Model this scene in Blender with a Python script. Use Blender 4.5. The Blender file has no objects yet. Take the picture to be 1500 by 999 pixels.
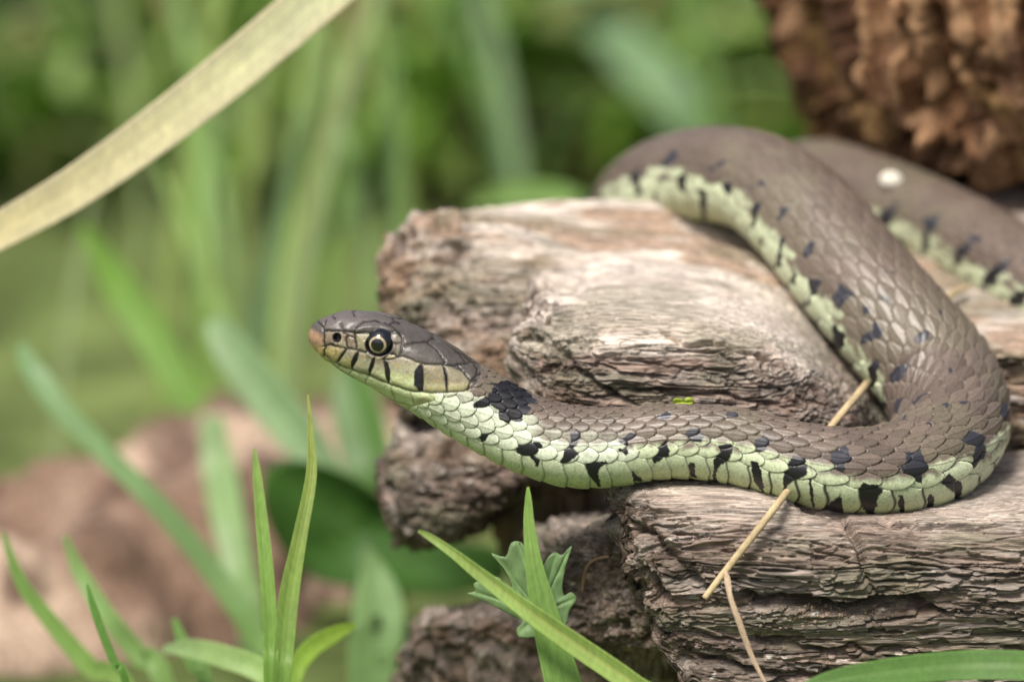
import bpy, bmesh, math, random
import numpy as np
from mathutils import Vector, Matrix

random.seed(7)
rng = np.random.default_rng(11)
scene = bpy.context.scene
R = math.radians

# ------------------------------------------------------------------ camera
ELEV = R(18.0)          # camera looks down by this angle
DIST = 1.30             # metres from lens to the focal plane (the snake's head)
FRAME_W = 0.172         # metres of the focal plane across the frame
S = FRAME_W / 1500.0    # metres per photo pixel on the focal plane
ORIGIN = np.array([0.0, 0.0, 0.100])
RIGHT = np.array([1.0, 0.0, 0.0])
FWD = np.array([0.0, math.cos(ELEV), -math.sin(ELEV)])
UPV = np.array([0.0, math.sin(ELEV), math.cos(ELEV)])
cam_d = bpy.data.cameras.new('camera')
cam = bpy.data.objects.new('camera', cam_d)
scene.collection.objects.link(cam)
scene.camera = cam
cl = ORIGIN - FWD * DIST
cam.matrix_world = Matrix(((RIGHT[0], UPV[0], -FWD[0], cl[0]), (RIGHT[1], UPV[1], -FWD[1], cl[1]),
                           (RIGHT[2], UPV[2], -FWD[2], cl[2]), (0, 0, 0, 1)))
cam_d.sensor_width = 36.0
cam_d.lens = 36.0 * DIST / FRAME_W
cam_d.clip_start = 0.05
cam_d.clip_end = 500.0
cam_d.dof.use_dof = True
cam_d.dof.focus_distance = DIST
cam_d.dof.aperture_fstop = 8.2

# ------------------------------------------------------------------ light
SUN_EL, SUN_AZ = R(62), R(208)     # soft daylight from above, in front and to the left
world = bpy.data.worlds.new('World')
scene.world = world
world.use_nodes = True
nt = world.node_tree
bg = nt.nodes['Background']
sky = nt.nodes.new('ShaderNodeTexSky')
sky.sky_type = 'NISHITA'
sky.sun_disc = False
sky.sun_elevation = SUN_EL
sky.sun_rotation = SUN_AZ
sky.air_density = 1.0
sky.dust_density = 6.0
sky.ozone_density = 0.6
nt.links.new(sky.outputs[0], bg.inputs[0])
bg.inputs[1].default_value = 0.08
sun_d = bpy.data.lights.new('sun', 'SUN')
sun_d.energy = 2.9
sun_d.angle = R(16)
sun_d.color = (1.0, 0.95, 0.88)
sun = bpy.data.objects.new('sun', sun_d)
scene.collection.objects.link(sun)
sd = Vector((math.sin(SUN_AZ) * math.cos(SUN_EL), math.cos(SUN_AZ) * math.cos(SUN_EL), math.sin(SUN_EL)))
sun.rotation_euler = sd.to_track_quat('Z', 'Y').to_euler()
scene.view_settings.view_transform = 'Standard'
scene.view_settings.look = 'None'
scene.view_settings.gamma = 1.0
scene.view_settings.exposure = 0.62

# ------------------------------------------------------------------ helpers
def P(u, v, d):
    """photo pixel + millimetres behind the focal plane -> world point(s)"""
    u, v, d = np.broadcast_arrays(np.asarray(u, float), np.asarray(v, float), np.asarray(d, float))
    k = (DIST + d * 1e-3) / DIST
    x = (u - 750.0) * S * k
    y = (499.5 - v) * S * k
    return ORIGIN + x[..., None] * RIGHT + y[..., None] * UPV + (d * 1e-3)[..., None] * FWD

def project(p):
    q = p - ORIGIN
    d = q @ FWD
    k = (DIST + d) / DIST
    return (q @ RIGHT) / k / S + 750.0, 499.5 - (q @ UPV) / k / S

_tab = rng.random(1 << 16).astype(np.float32)
def vnoise(p, seed=0):
    i = np.floor(p).astype(np.int64)
    f = (p - i).astype(np.float32)
    f = f * f * f * (f * (f * 6 - 15) + 10)
    out = np.zeros(len(p), np.float32)
    for dx in (0, 1):
        wx = f[:, 0] if dx else 1 - f[:, 0]
        hx = (i[:, 0] + dx) * 73856093
        for dy in (0, 1):
            wy = wx * (f[:, 1] if dy else 1 - f[:, 1])
            hy = hx ^ ((i[:, 1] + dy) * 19349663)
            for dz in (0, 1):
                h = hy ^ ((i[:, 2] + dz) * 83492791) ^ (seed * 2654435)
                h = (h ^ (h >> 13)) * 1274126177
                out += wy * (f[:, 2] if dz else 1 - f[:, 2]) * _tab[(h >> 7) & 0xffff]
    return out

def fbm(p, octv=3, seed=0, gain=0.5):
    o = np.zeros(len(p), np.float32); a = 1.0; t = 0.0
    for k in range(octv):
        o += a * vnoise(p * (2.03 ** k) + 17.3 * k, seed + k); t += a; a *= gain
    return o / t

def sstep(a, b, x):
    t = np.clip((x - a) / (b - a), 0, 1)
    return t * t * (3 - 2 * t)

def catmull(pts, n_per=12, closed=False):
    pts = np.asarray(pts, float)
    if closed:
        q = np.vstack([pts[-1:], pts, pts[:2]]); segs = len(pts)
    else:
        q = np.vstack([2 * pts[:1] - pts[1:2], pts, 2 * pts[-1:] - pts[-2:-1]]); segs = len(pts) - 1
    out = []
    t = np.linspace(0, 1, n_per, endpoint=False)[:, None]
    for k in range(segs):
        a, b, c, d = q[k], q[k + 1], q[k + 2], q[k + 3]
        out.append(0.5 * (2 * b + (c - a) * t + (2 * a - 5 * b + 4 * c - d) * t * t + (3 * b - a - 3 * c + d) * t ** 3))
    out = np.vstack(out)
    if not closed:
        out = np.vstack([out, pts[-1:]])
    return out

def grid_faces(nr, nc, wrap=True):
    i = np.arange(nr - 1)[:, None]; j = np.arange(nc if wrap else nc - 1)[None, :]
    jn = (j + 1) % nc
    return np.stack([i * nc + j, i * nc + jn, (i + 1) * nc + jn, (i + 1) * nc + j], -1).reshape(-1, 4)

def grid_normals(g, wrap=True):
    a = np.gradient(g, axis=0)
    if wrap:
        b = np.roll(g, -1, 1) - np.roll(g, 1, 1)
    else:
        b = np.gradient(g, axis=1)
    n = np.cross(a, b)
    n /= np.linalg.norm(n, axis=-1, keepdims=True) + 1e-12
    return n

def mesh_obj(name, verts, faces, mat, parent=None, col=None, smooth=True, tris=None):
    me = bpy.data.meshes.new(name)
    verts = np.asarray(verts, np.float32)
    faces = np.asarray(faces, np.int32)
    nq = len(faces); nt_ = 0 if tris is None else len(tris)
    me.vertices.add(len(verts)); me.vertices.foreach_set('co', verts.ravel())
    loops = faces.ravel()
    starts = np.arange(nq) * faces.shape[1]
    if nt_:
        tris = np.asarray(tris, np.int32)
        starts = np.concatenate([starts, len(loops) + np.arange(nt_) * 3]); loops = np.concatenate([loops, tris.ravel()])
    me.loops.add(len(loops)); me.loops.foreach_set('vertex_index', loops)
    me.polygons.add(nq + nt_); me.polygons.foreach_set('loop_start', starts.astype(np.int32))
    me.update(calc_edges=True)
    if smooth:
        me.polygons.foreach_set('use_smooth', np.ones(nq + nt_, bool))
    if col is not None:
        a = me.attributes.new('Col', 'FLOAT_COLOR', 'POINT')
        c = np.ones((len(verts), 4), np.float32); c[:, :3] = np.clip(col, 0, 1)
        a.data.foreach_set('color', c.ravel())
    me.materials.append(mat)
    me.validate()
    o = bpy.data.objects.new(name, me)
    scene.collection.objects.link(o)
    if parent is not None:
        o.parent = parent
    return o

def tag(o, label=None, cat=None, group=None, kind=None):
    if label: o['label'] = label
    if cat: o['category'] = cat
    if group: o['group'] = group
    if kind: o['kind'] = kind
    return o

def empty(name, loc=(0, 0, 0)):
    o = bpy.data.objects.new(name, None)
    o.empty_display_size = 0.01
    scene.collection.objects.link(o)
    o.location = loc
    return o

def parent_keep(o, p):
    o.parent = p
    o.matrix_parent_inverse = Matrix.Translation(p.location).inverted()

# ------------------------------------------------------------------ materials
def new_mat(name):
    m = bpy.data.materials.new(name); m.use_nodes = True
    n = m.node_tree; b = n.nodes['Principled BSDF']
    return m, n, b

def vcol_mat(name, rough=0.5, nscale=(900, 900, 900), namt=0.25, bump=0.0, bscale=(1500, 1500, 1500),
             bdist=0.0001, spec=0.5, sheen_rough=None, translucent=0.0, coat=0.0):
    m, n, b = new_mat(name)
    N, L = n.nodes, n.links
    at = N.new('ShaderNodeAttribute'); at.attribute_name = 'Col'
    tc = N.new('ShaderNodeTexCoord')
    mp = N.new('ShaderNodeMapping'); mp.inputs['Scale'].default_value = nscale
    L.new(tc.outputs['Object'], mp.inputs[0])
    no = N.new('ShaderNodeTexNoise'); no.inputs['Detail'].default_value = 4; no.inputs['Scale'].default_value = 1
    L.new(mp.outputs[0], no.inputs[0])
    mr = N.new('ShaderNodeMapRange')
    mr.inputs['From Min'].default_value = 0.3; mr.inputs['From Max'].default_value = 0.7
    mr.inputs['To Min'].default_value = 1 - namt; mr.inputs['To Max'].default_value = 1 + namt
    L.new(no.outputs['Fac'], mr.inputs[0])
    vm = N.new('ShaderNodeVectorMath'); vm.operation = 'SCALE'
    L.new(at.outputs['Color'], vm.inputs[0]); L.new(mr.outputs[0], vm.inputs['Scale'])
    L.new(vm.outputs[0], b.inputs['Base Color'])
    b.inputs['Roughness'].default_value = rough
    b.inputs['Specular IOR Level'].default_value = spec
    b.inputs['Coat Weight'].default_value = coat
    if bump:
        mp2 = N.new('ShaderNodeMapping'); mp2.inputs['Scale'].default_value = bscale
        L.new(tc.outputs['Object'], mp2.inputs[0])
        n2 = N.new('ShaderNodeTexNoise'); n2.inputs['Detail'].default_value = 5; n2.inputs['Scale'].default_value = 1
        L.new(mp2.outputs[0], n2.inputs[0])
        bp = N.new('ShaderNodeBump'); bp.inputs['Strength'].default_value = bump; bp.inputs['Distance'].default_value = bdist
        L.new(n2.outputs['Fac'], bp.inputs['Height']); L.new(bp.outputs[0], b.inputs['Normal'])
    if translucent:
        tr = N.new('ShaderNodeBsdfTranslucent'); mx = N.new('ShaderNodeMixShader')
        mx.inputs[0].default_value = translucent
        L.new(vm.outputs[0], tr.inputs[0]); L.new(b.outputs[0], mx.inputs[1]); L.new(tr.outputs[0], mx.inputs[2])
        L.new(mx.outputs[0], N['Material Output'].inputs[0])
    return m

M_snake = vcol_mat('snake_skin', rough=0.37, nscale=(2600, 2600, 2600), namt=0.20, bump=0.35,
                   bscale=(5200, 5200, 5200), bdist=0.00006, spec=0.45)
M_wood = vcol_mat('weathered_wood', rough=0.85, nscale=(260, 3400, 3400), namt=0.50, bump=0.9,
                  bscale=(500, 6500, 6500), bdist=0.0003, spec=0.2)
M_rot = vcol_mat('rotten_wood', rough=0.9, nscale=(900, 900, 300), namt=0.35, bump=0.5,
                 bscale=(1500, 1500, 500), bdist=0.0004, spec=0.15)
M_leaf = vcol_mat('grass_leaf', rough=0.45, nscale=(1500, 1500, 300), namt=0.12, spec=0.4, translucent=0.42)
M_straw = vcol_mat('dry_straw', rough=0.6, nscale=(1500, 1500, 1500), namt=0.2, spec=0.3, bump=0.3, bdist=0.0001)
M_soil = vcol_mat('soil', rough=0.95, nscale=(40, 40, 40), namt=0.5, spec=0.1)

def plain_mat(name, col, rough, coat=0.0, spec=0.5, nz=0.15):
    m, n, b = new_mat(name)
    N, L = n.nodes, n.links
    tc = N.new('ShaderNodeTexCoord'); no = N.new('ShaderNodeTexNoise')
    no.inputs['Scale'].default_value = 2500
    L.new(tc.outputs['Object'], no.inputs[0])
    cr = N.new('ShaderNodeValToRGB')
    cr.color_ramp.elements[0].position = 0.35; cr.color_ramp.elements[1].position = 0.65
    cr.color_ramp.elements[0].color = tuple(c * (1 - nz) for c in col) + (1,)
    cr.color_ramp.elements[1].color = tuple(min(1, c * (1 + nz)) for c in col) + (1,)
    L.new(no.outputs['Fac'], cr.inputs[0]); L.new(cr.outputs[0], b.inputs['Base Color'])
    b.inputs['Roughness'].default_value = rough
    b.inputs['Coat Weight'].default_value = coat
    b.inputs['Coat Roughness'].default_value = 0.03
    b.inputs['Specular IOR Level'].default_value = spec
    return m
M_eye = plain_mat('eye_black', (0.006, 0.006, 0.007), 0.12, coat=1.0)
M_iris = plain_mat('eye_iris', (0.36, 0.30, 0.20), 0.2, coat=1.0, nz=0.3)
M_pupil = plain_mat('eye_pupil', (0.004, 0.004, 0.006), 0.06, coat=1.0)

# ------------------------------------------------------------------ ground
def build_ground():
    n = 120
    t = np.linspace(-1, 1, n)
    a = np.sign(t) * np.abs(t) ** 3 * 60.0
    X, Y = np.meshgrid(a, a + 0.4)
    p = np.stack([X, Y, np.zeros_like(X)], -1).reshape(-1, 3)
    p[:, 2] = (fbm(p * 9, 3, 5) - 0.5) * 0.02 - 0.004
    c = fbm(p * 14, 3, 9)[:, None]
    col = (1 - c) * np.array([.08, .11, .035]) + c * np.array([.14, .18, .06])
    o = mesh_obj('ground', p, grid_faces(n, n, False), M_soil, col=col)
    tag(o, 'dark earth under the grass and the logs', 'ground', kind='structure')
build_ground()

# ------------------------------------------------------------------ wood
def wood_noise(p, seed, end, up):
    """p in mm; end 0..1 = how far the fibres are broken up. Returns displacement in mm."""
    warp = np.stack([np.zeros(len(p)), fbm(p / np.array([40, 12, 12]), 2, seed + 40) - .5,
                     fbm(p / np.array([40, 12, 12]), 2, seed + 50) - .5], 1)
    q = p + warp * np.array([0, 4, 4])
    low = fbm(p / np.array([40, 11, 11]), 3, seed) - .5
    g = fbm(q / np.array([34, 2.6, 2.6]), 3, seed + 3)
    rid = 1 - np.abs(2 * g - 1) * 2.2
    g2 = fbm(q / np.array([13, 0.8, 0.8]), 3, seed + 7)
    rid2 = 1 - np.abs(2 * g2 - 1) * 2.0
    g3 = fbm(q / np.array([5, .32, .32]), 2, seed + 8) - .5
    terr = g * 8; terr = (np.floor(terr) + sstep(.80, .97, terr - np.floor(terr))) / 8 - g
    chip = sstep(.56, .585, fbm(q / np.array([9, 3, 3]), 4, seed + 12)) + .7 * sstep(.60, .62, fbm(q / np.array([4, 1.6, 1.6]), 3, seed + 16))
    split = np.exp(-((g - .47) / .022) ** 2) * 1.1 + np.exp(-((g2 - .5) / .035) ** 2) * .25
    lump = fbm(p / 5.5, 4, seed + 9) - .5
    cav = sstep(.58, .72, fbm(p / np.array([6, 5, 5]), 3, seed + 14))
    sm = 1 - .72 * up
    fib = low * 3.4 + (np.clip(rid, -1, 1) * 0.4 + np.clip(rid2, -1, 1) * 0.26 + g3 * .40 + terr * 8.0 - chip * .9 - split) * sm
    brk = low * 5 + lump * 6 + np.clip(rid2, -1, 1) * 0.3 + g3 * .4 + terr * 4 - cav * 3.8 - chip * 1.2
    return fib * (1 - end) + brk * end, g, g2

def seg_dist(pu, pv, poly):
    best = np.full(len(pu), 1e9)
    along = np.zeros(len(pu))
    for k in range(len(poly) - 1):
        ax, ay = poly[k]; bx, by = poly[k + 1]
        dx, dy = bx - ax, by - ay
        L2 = dx * dx + dy * dy + 1e-9
        t = np.clip(((pu - ax) * dx + (pv - ay) * dy) / L2, 0, 1)
        dd = np.hypot(pu - ax - t * dx, pv - ay - t * dy)
        m = dd < best
        best = np.where(m, dd, best); along = np.where(m, k + t, along)
    return best, along / (len(poly) - 1)

def slab(name, stations, uL, uR, n_u, n_th, weights, seed, colfn, amp=1.0, endlen=60, cracks=(), end_min=0.0,
         parent=None, cap=14, upow=1.0, mat=None):
    us = sorted(stations)
    prof = np.array([stations[u] for u in us], float)          # (nu,K,2)
    K = prof.shape[1]
    # resample closed profile
    cnt = np.maximum(2, (np.array(weights) / sum(weights) * n_th).astype(int))
    par = np.concatenate([k + np.linspace(0, 1, c, endpoint=False) for k, c in enumerate(cnt)])
    nth = len(par)
    def loop(pr):
        q = np.vstack([pr[-1:], pr, pr[:2]])
        k = np.floor(par).astype(int); t = (par - k)[:, None]
        a, b, c, d = q[k], q[k + 1], q[k + 2], q[k + 3]
        cm = 0.5 * (2 * b + (c - a) * t + (2 * a - 5 * b + 4 * c - d) * t * t + (3 * b - a - 3 * c + d) * t ** 3)
        return 0.7 * cm + 0.3 * (b + (c - b) * t)
    loops = np.array([loop(pr) for pr in prof])
    ug = np.arange(us[0] - 60, us[-1] + 60, 6.0)               # smooth the change of profile along the grain
    lg = np.array([[np.interp(ug, us, loops[:, j, c]) for c in (0, 1)] for j in range(nth)])
    kr = np.hanning(17); kr /= kr.sum()
    lg = np.apply_along_axis(lambda x: np.convolve(np.pad(x, 8, 'edge'), kr, 'valid'), 2, lg)
    us = ug; loops = lg.transpose(2, 0, 1)
    tt = np.linspace(0, 1, n_u) ** upow
    # left edge varies with the profile point
    def at_u(uarr):                                            # (n,nth) -> v,d
        out = np.empty(uarr.shape + (2,))
        for j in range(nth):
            for c in (0, 1):
                out[:, j, c] = np.interp(uarr[:, j], us, loops[:, j, c])
        return out
    v0 = loops[0, :, 0]
    if callable(uL):
        l0 = np.array([uL(x) for x in v0])
    else:
        l0 = np.full(nth, float(uL))
    jag = (fbm(np.stack([v0 / 26, loops[0, :, 1] / 4, np.zeros(nth)], 1), 3, seed + 77) - .5) * 40
    l0 = l0 + jag
    U = l0[None, :] + tt[:, None] * (uR - l0[None, :])
    vd = at_u(U)
    g = P(U, vd[..., 0], vd[..., 1])
    # round the left end off, then close it
    rim = np.clip((U - l0[None]) / 38.0, 0, 1)
    ctr = g.mean(1, keepdims=True)
    shrink = 1 - 0.22 * (1 - np.sqrt(1 - (1 - rim) ** 2))
    g = ctr + (g - ctr) * shrink[..., None]
    c0 = g[0].mean(0)
    f = np.linspace(0, 1, cap + 1)[:-1][:, None, None] 
    capL = c0 + (g[0] - c0)[None] * f + np.array([-0.0022, 0, 0]) * (1 - f ** 2)
    g = np.concatenate([capL, g], 0)
    U = np.concatenate([np.repeat(U[:1], cap, 0), U], 0)
    n = grid_normals(g)
    cc = g.mean((0, 1))
    if ((g - g.mean(1, keepdims=True)) * n)[cap:].sum() < 0:
        n = -n; flip = True
    else:
        flip = False
    flat = g.reshape(-1, 3); mm = flat * 1000
    L0 = np.repeat(l0[None], g.shape[0], 0).ravel()
    end = np.clip(1 - (U.ravel() - L0) / endlen, 0, 1)
    end = sstep(0, 1, end)
    end = np.maximum(end, end_min)
    disp, gg, g2 = wood_noise(mm, seed, end, sstep(.45, .85, n.reshape(-1, 3)[:, 2]))
    pu, pv = project(flat)
    extra = np.zeros(len(flat)); 
    wob = (fbm(mm / 3.0, 2, seed + 5) - .5)
    for (poly, wpx, dep) in cracks:
        dd, al = seg_dist(pu, pv + wob * 16, poly)
        tap = np.clip(np.minimum(al, 1 - al) * 6, 0.15, 1)
        fac = np.where((n.reshape(-1, 3) @ FWD) < 0.2, 1, 0)
        extra -= dep * tap * np.exp(-(dd / (wpx * tap)) ** 2) * fac
    g = (flat + n.reshape(-1, 3) * ((disp * amp + extra) * 1e-3)[:, None]).reshape(g.shape)
    col = colfn(mm, pu, pv, gg, g2, end, n.reshape(-1, 3), seed)
    fc = grid_faces(g.shape[0], g.shape[1])
    if flip: fc = fc[:, ::-1]
    verts = g.reshape(-1, 3)
    # close the right end
    last = (g.shape[0] - 1) * g.shape[1] + np.arange(g.shape[1])
    verts = np.vstack([verts, g[-1].mean(0)])
    tr = np.stack([last, np.roll(last, -1), np.full(len(last), len(verts) - 1)], 1)
    if flip: tr = tr[:, ::-1]
    col = np.vstack([col, col[-1:]])
    o = mesh_obj(name, verts, fc, mat or M_wood, col=col, tris=tr)
    if parent: parent_keep(o, parent)
    return o

def mixc(a, b, t):
    return a + (b - a) * np.clip(t, 0, 1)[:, None]

PALE = np.array([.60, .53, .46]); TAN = np.array([.30, .205, .14]); MID = np.array([.195, .157, .129])
DARK = np.array([.050, .036, .027]); PINK = np.array([.235, .178, .148]); GREY = np.array([.27, .24, .212])

def wood_col(pale_top=0.9, base=MID, alt=PINK, dark=DARK, orange=0.0):
    def f(mm, pu, pv, gg, g2, end, n, seed):
        a = fbm(mm / np.array([40, 6, 6]), 3, seed + 21)
        b = fbm(mm / np.array([22, 1.5, 1.5]), 3, seed + 25)
        s = fbm(mm / np.array([7, .45, .45]), 3, seed + 27)
        c = mixc(np.broadcast_to(base, (len(mm), 3)), alt, sstep(.4, .6, a))
        c = mixc(c, dark, sstep(.50, .68, b) * .8)
        c = mixc(c, GREY, sstep(.5, .64, fbm(mm / np.array([24, 2.5, 2.5]), 3, seed + 31)) * .6)
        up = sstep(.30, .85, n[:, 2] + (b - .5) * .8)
        c = mixc(c, PALE, up * pale_top * (0.70 + .5 * a) * (1 - .7 * sstep(1130, 1230, pu) * (1 - sstep(1330, 1380, pu))))  # less pale under the middle coil: browner wood plus coil shade put in colour
        c = mixc(c, dark, end * sstep(.48, .62, fbm(mm / 4.5, 3, seed + 63)) * .75)
        if orange:
            c = mixc(c, TAN, sstep(.46, .60, fbm(mm / np.array([18, 5, 5]), 3, seed + 35)) * orange)
        c = mixc(c, np.array([.15, .15, .095]), sstep(.55, .68, fbm(mm / np.array([20, 8, 8]), 3, seed + 37)) * .45)
        c = c * (0.42 + 1.16 * s)[:, None]
        fl = fbm(mm / np.array([2.6, .6, .6]), 2, seed + 61)      # bleached flakes
        c = mixc(c, np.array([.50, .47, .42]), sstep(.80, .84, fl) * .8)
        return c
    return f

log = empty('fallen_log', tuple(P(1150, 800, 40)))
tag(log, 'weathered split log with pale top and broken end, under the snake', 'log')

# back upper slab
A1 = {575: [(335, 80), (328, 66), (338, 54), (455, 49), (600, 47), (650, 80), (500, 105)],
      680: [(308, 78), (307, 64), (320, 51), (440, 44), (600, 43), (650, 80), (480, 108)],
      850: [(306, 74), (328, 62), (372, 47), (450, 42), (600, 42), (1150, 95), (700, 150)],
      1000: [(308, 76), (335, 63), (372, 48), (450, 44), (600, 42), (1150, 95), (700, 150)],
      1150: [(250, 108), (330, 80), (413, 48), (480, 44), (600, 42), (1150, 95), (700, 150)],
      1300: [(252, 120), (364, 80), (455, 47), (520, 42), (640, 38), (1150, 95), (700, 150)],
      1420: [(262, 122), (402, 70), (508, 33), (545, 33), (650, 36), (1150, 95), (700, 150)],
      1750: [(262, 122), (402, 70), (506, 33), (545, 33), (650, 36), (1150, 95), (700, 150)]}
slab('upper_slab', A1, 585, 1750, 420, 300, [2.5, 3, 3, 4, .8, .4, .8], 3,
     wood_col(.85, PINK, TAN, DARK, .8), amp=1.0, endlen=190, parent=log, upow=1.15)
# front upper slab
A2 = {770: [(402, 49), (425, 34), (455, 20), (530, 16), (612, 20), (640, 48), (500, 52)],
      900: [(376, 49), (415, 33), (457, 16), (530, 11), (622, 16), (645, 48), (480, 52)],
      1050: [(385, 49), (430, 31), (472, 15), (545, 12), (632, 17), (650, 48), (480, 52)],
      1130: [(412, 48), (458, 32), (500, 17), (560, 14), (642, 17), (660, 48), (500, 52)],
      1190: [(458, 47), (498, 35), (536, 20), (584, 17), (648, 20), (664, 48), (560, 52)],
      1240: [(506, 47), (538, 37), (568, 25), (602, 22), (652, 24), (670, 48), (580, 52)],
      1290: [(556, 47), (588, 39), (612, 32), (630, 30), (660, 30), (674, 48), (620, 52)],
      1350: [(590, 47), (620, 39), (640, 33), (650, 32), (668, 32), (680, 48), (640, 52)],
      1430: [(612, 44), (640, 36), (658, 30), (668, 30), (680, 32), (690, 48), (650, 52)]}
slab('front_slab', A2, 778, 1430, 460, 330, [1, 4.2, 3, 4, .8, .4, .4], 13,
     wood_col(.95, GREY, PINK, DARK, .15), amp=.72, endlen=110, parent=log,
     cracks=[([(960, 480), (1000, 500), (1060, 505), (1150, 530)], 4, 1.6),
             ([(850, 560), (960, 575), (1080, 585), (1200, 600)], 4, 1.3),
             ([(880, 520), (1000, 540), (1120, 548)], 3, 1.2),
             ([(795, 490), (840, 540), (890, 575), (940, 600)], 6, 2.2)], upow=1.1)
# lower slab, the ledge that carries the front of the snake
B = {870: [(655, 32), (695, 16), (728, 3), (830, 4), (950, 8), (1080, 12), (1330, 30), (1340, 110), (800, 70)],
     950: [(650, 32), (695, 12), (722, -3), (820, -6), (940, 1), (1080, 7), (1330, 30), (1340, 110), (800, 70)],
     1100: [(655, 32), (702, 9), (735, -4), (830, -8), (950, -2), (1080, 6), (1330, 30), (1340, 110), (800, 70)],
     1250: [(675, 32), (735, 10), (766, -4), (840, -8), (950, -1), (1080, 6), (1330, 30), (1340, 110), (800, 70)],
     1400: [(668, 36), (718, 16), (755, -2), (840, -6), (950, 0), (1080, 6), (1330, 30), (1340, 110), (800, 70)],
     1800: [(640, 40), (672, 24), (705, 2), (830, -3), (950, 1), (1080, 6), (1330, 30), (1340, 110), (800, 70)]}
def uL_B(v):
    return float(np.interp(v, [650, 720, 800, 850, 930, 1000, 1100, 1330], [865, 880, 905, 930, 965, 1000, 1060, 1260]))
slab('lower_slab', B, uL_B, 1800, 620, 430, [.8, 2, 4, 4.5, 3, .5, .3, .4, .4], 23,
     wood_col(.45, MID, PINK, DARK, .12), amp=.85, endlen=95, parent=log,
     cracks=[([(1050, 868), (1110, 882), (1180, 886), (1240, 893), (1320, 885), (1420, 905)], 8, 5.0),
             ([(1130, 725), (1180, 742), (1235, 760), (1262, 800), (1270, 850), (1290, 880)], 5, 2.4),
             ([(905, 750), (960, 790), (1000, 835), (1045, 868)], 8, 3.0),
             ([(1262, 762), (1350, 772), (1480, 765)], 4, 1.5),
             ([(1010, 960), (1120, 985), (1300, 1000)], 5, 2.2),
             ([(960, 905), (1000, 925), (1080, 940), (1200, 950), (1400, 955)], 4, 1.6),
             ([(1300, 835), (1420, 845), (1520, 838)], 3, 1.1)], upow=1.25)
# broken stepped end below the head
C1 = {565: [(640, 70), (625, 58), (640, 52), (700, 48), (790, 52), (810, 75), (720, 90)],
      650: [(620, 70), (600, 58), (620, 47), (700, 42), (790, 46), (812, 75), (720, 90)],
      770: [(600, 70), (595, 55), (625, 41), (665, 37), (712, 42), (732, 75), (690, 90)],
      960: [(600, 70), (600, 50), (622, 40), (650, 37), (690, 42), (705, 75), (680, 90)]}
slab('broken_end', C1, 572, 960, 200, 180, [1, 2, 3, 3, 1, .5, .5], 33,
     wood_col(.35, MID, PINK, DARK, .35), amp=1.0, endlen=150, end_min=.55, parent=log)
C2 = {600: [(915, 75), (895, 62), (905, 50), (950, 46), (1300, 75), (1320, 100), (1000, 90)],
      720: [(895, 75), (875, 60), (890, 44), (940, 38), (1300, 67), (1320, 100), (1000, 90)],
      860: [(880, 75), (860, 55), (880, 34), (940, 28), (1300, 57), (1320, 100), (1000, 90)],
      1080: [(880, 75), (860, 50), (880, 28), (940, 22), (1300, 51), (1320, 100), (1000, 90)]}
slab('broken_foot', C2, 605, 1080, 200, 170, [1, 2, 3, 3, 1, .5, .5], 43,
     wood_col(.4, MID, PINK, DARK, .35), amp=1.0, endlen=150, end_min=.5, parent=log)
C3 = {770: [(790, 55), (780, 42), (787, 34), (830, 30), (900, 30), (930, 50), (850, 70)],
      850: [(772, 55), (762, 38), (768, 24), (820, 20), (930, 24), (970, 50), (850, 70)],
      930: [(752, 55), (742, 32), (752, 14), (830, 12), (960, 16), (1040, 50), (850, 70)],
      1060: [(730, 55), (722, 32), (735, 14), (830, 10), (980, 12), (1080, 50), (850, 70)]}
slab('broken_wedge', C3, 785, 1060, 220, 200, [1, 2, 3, 3, 1, .5, .5], 53,
     wood_col(.4, PINK, MID, DARK, .2), amp=1.0, endlen=120, end_min=.35, parent=log)

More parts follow.
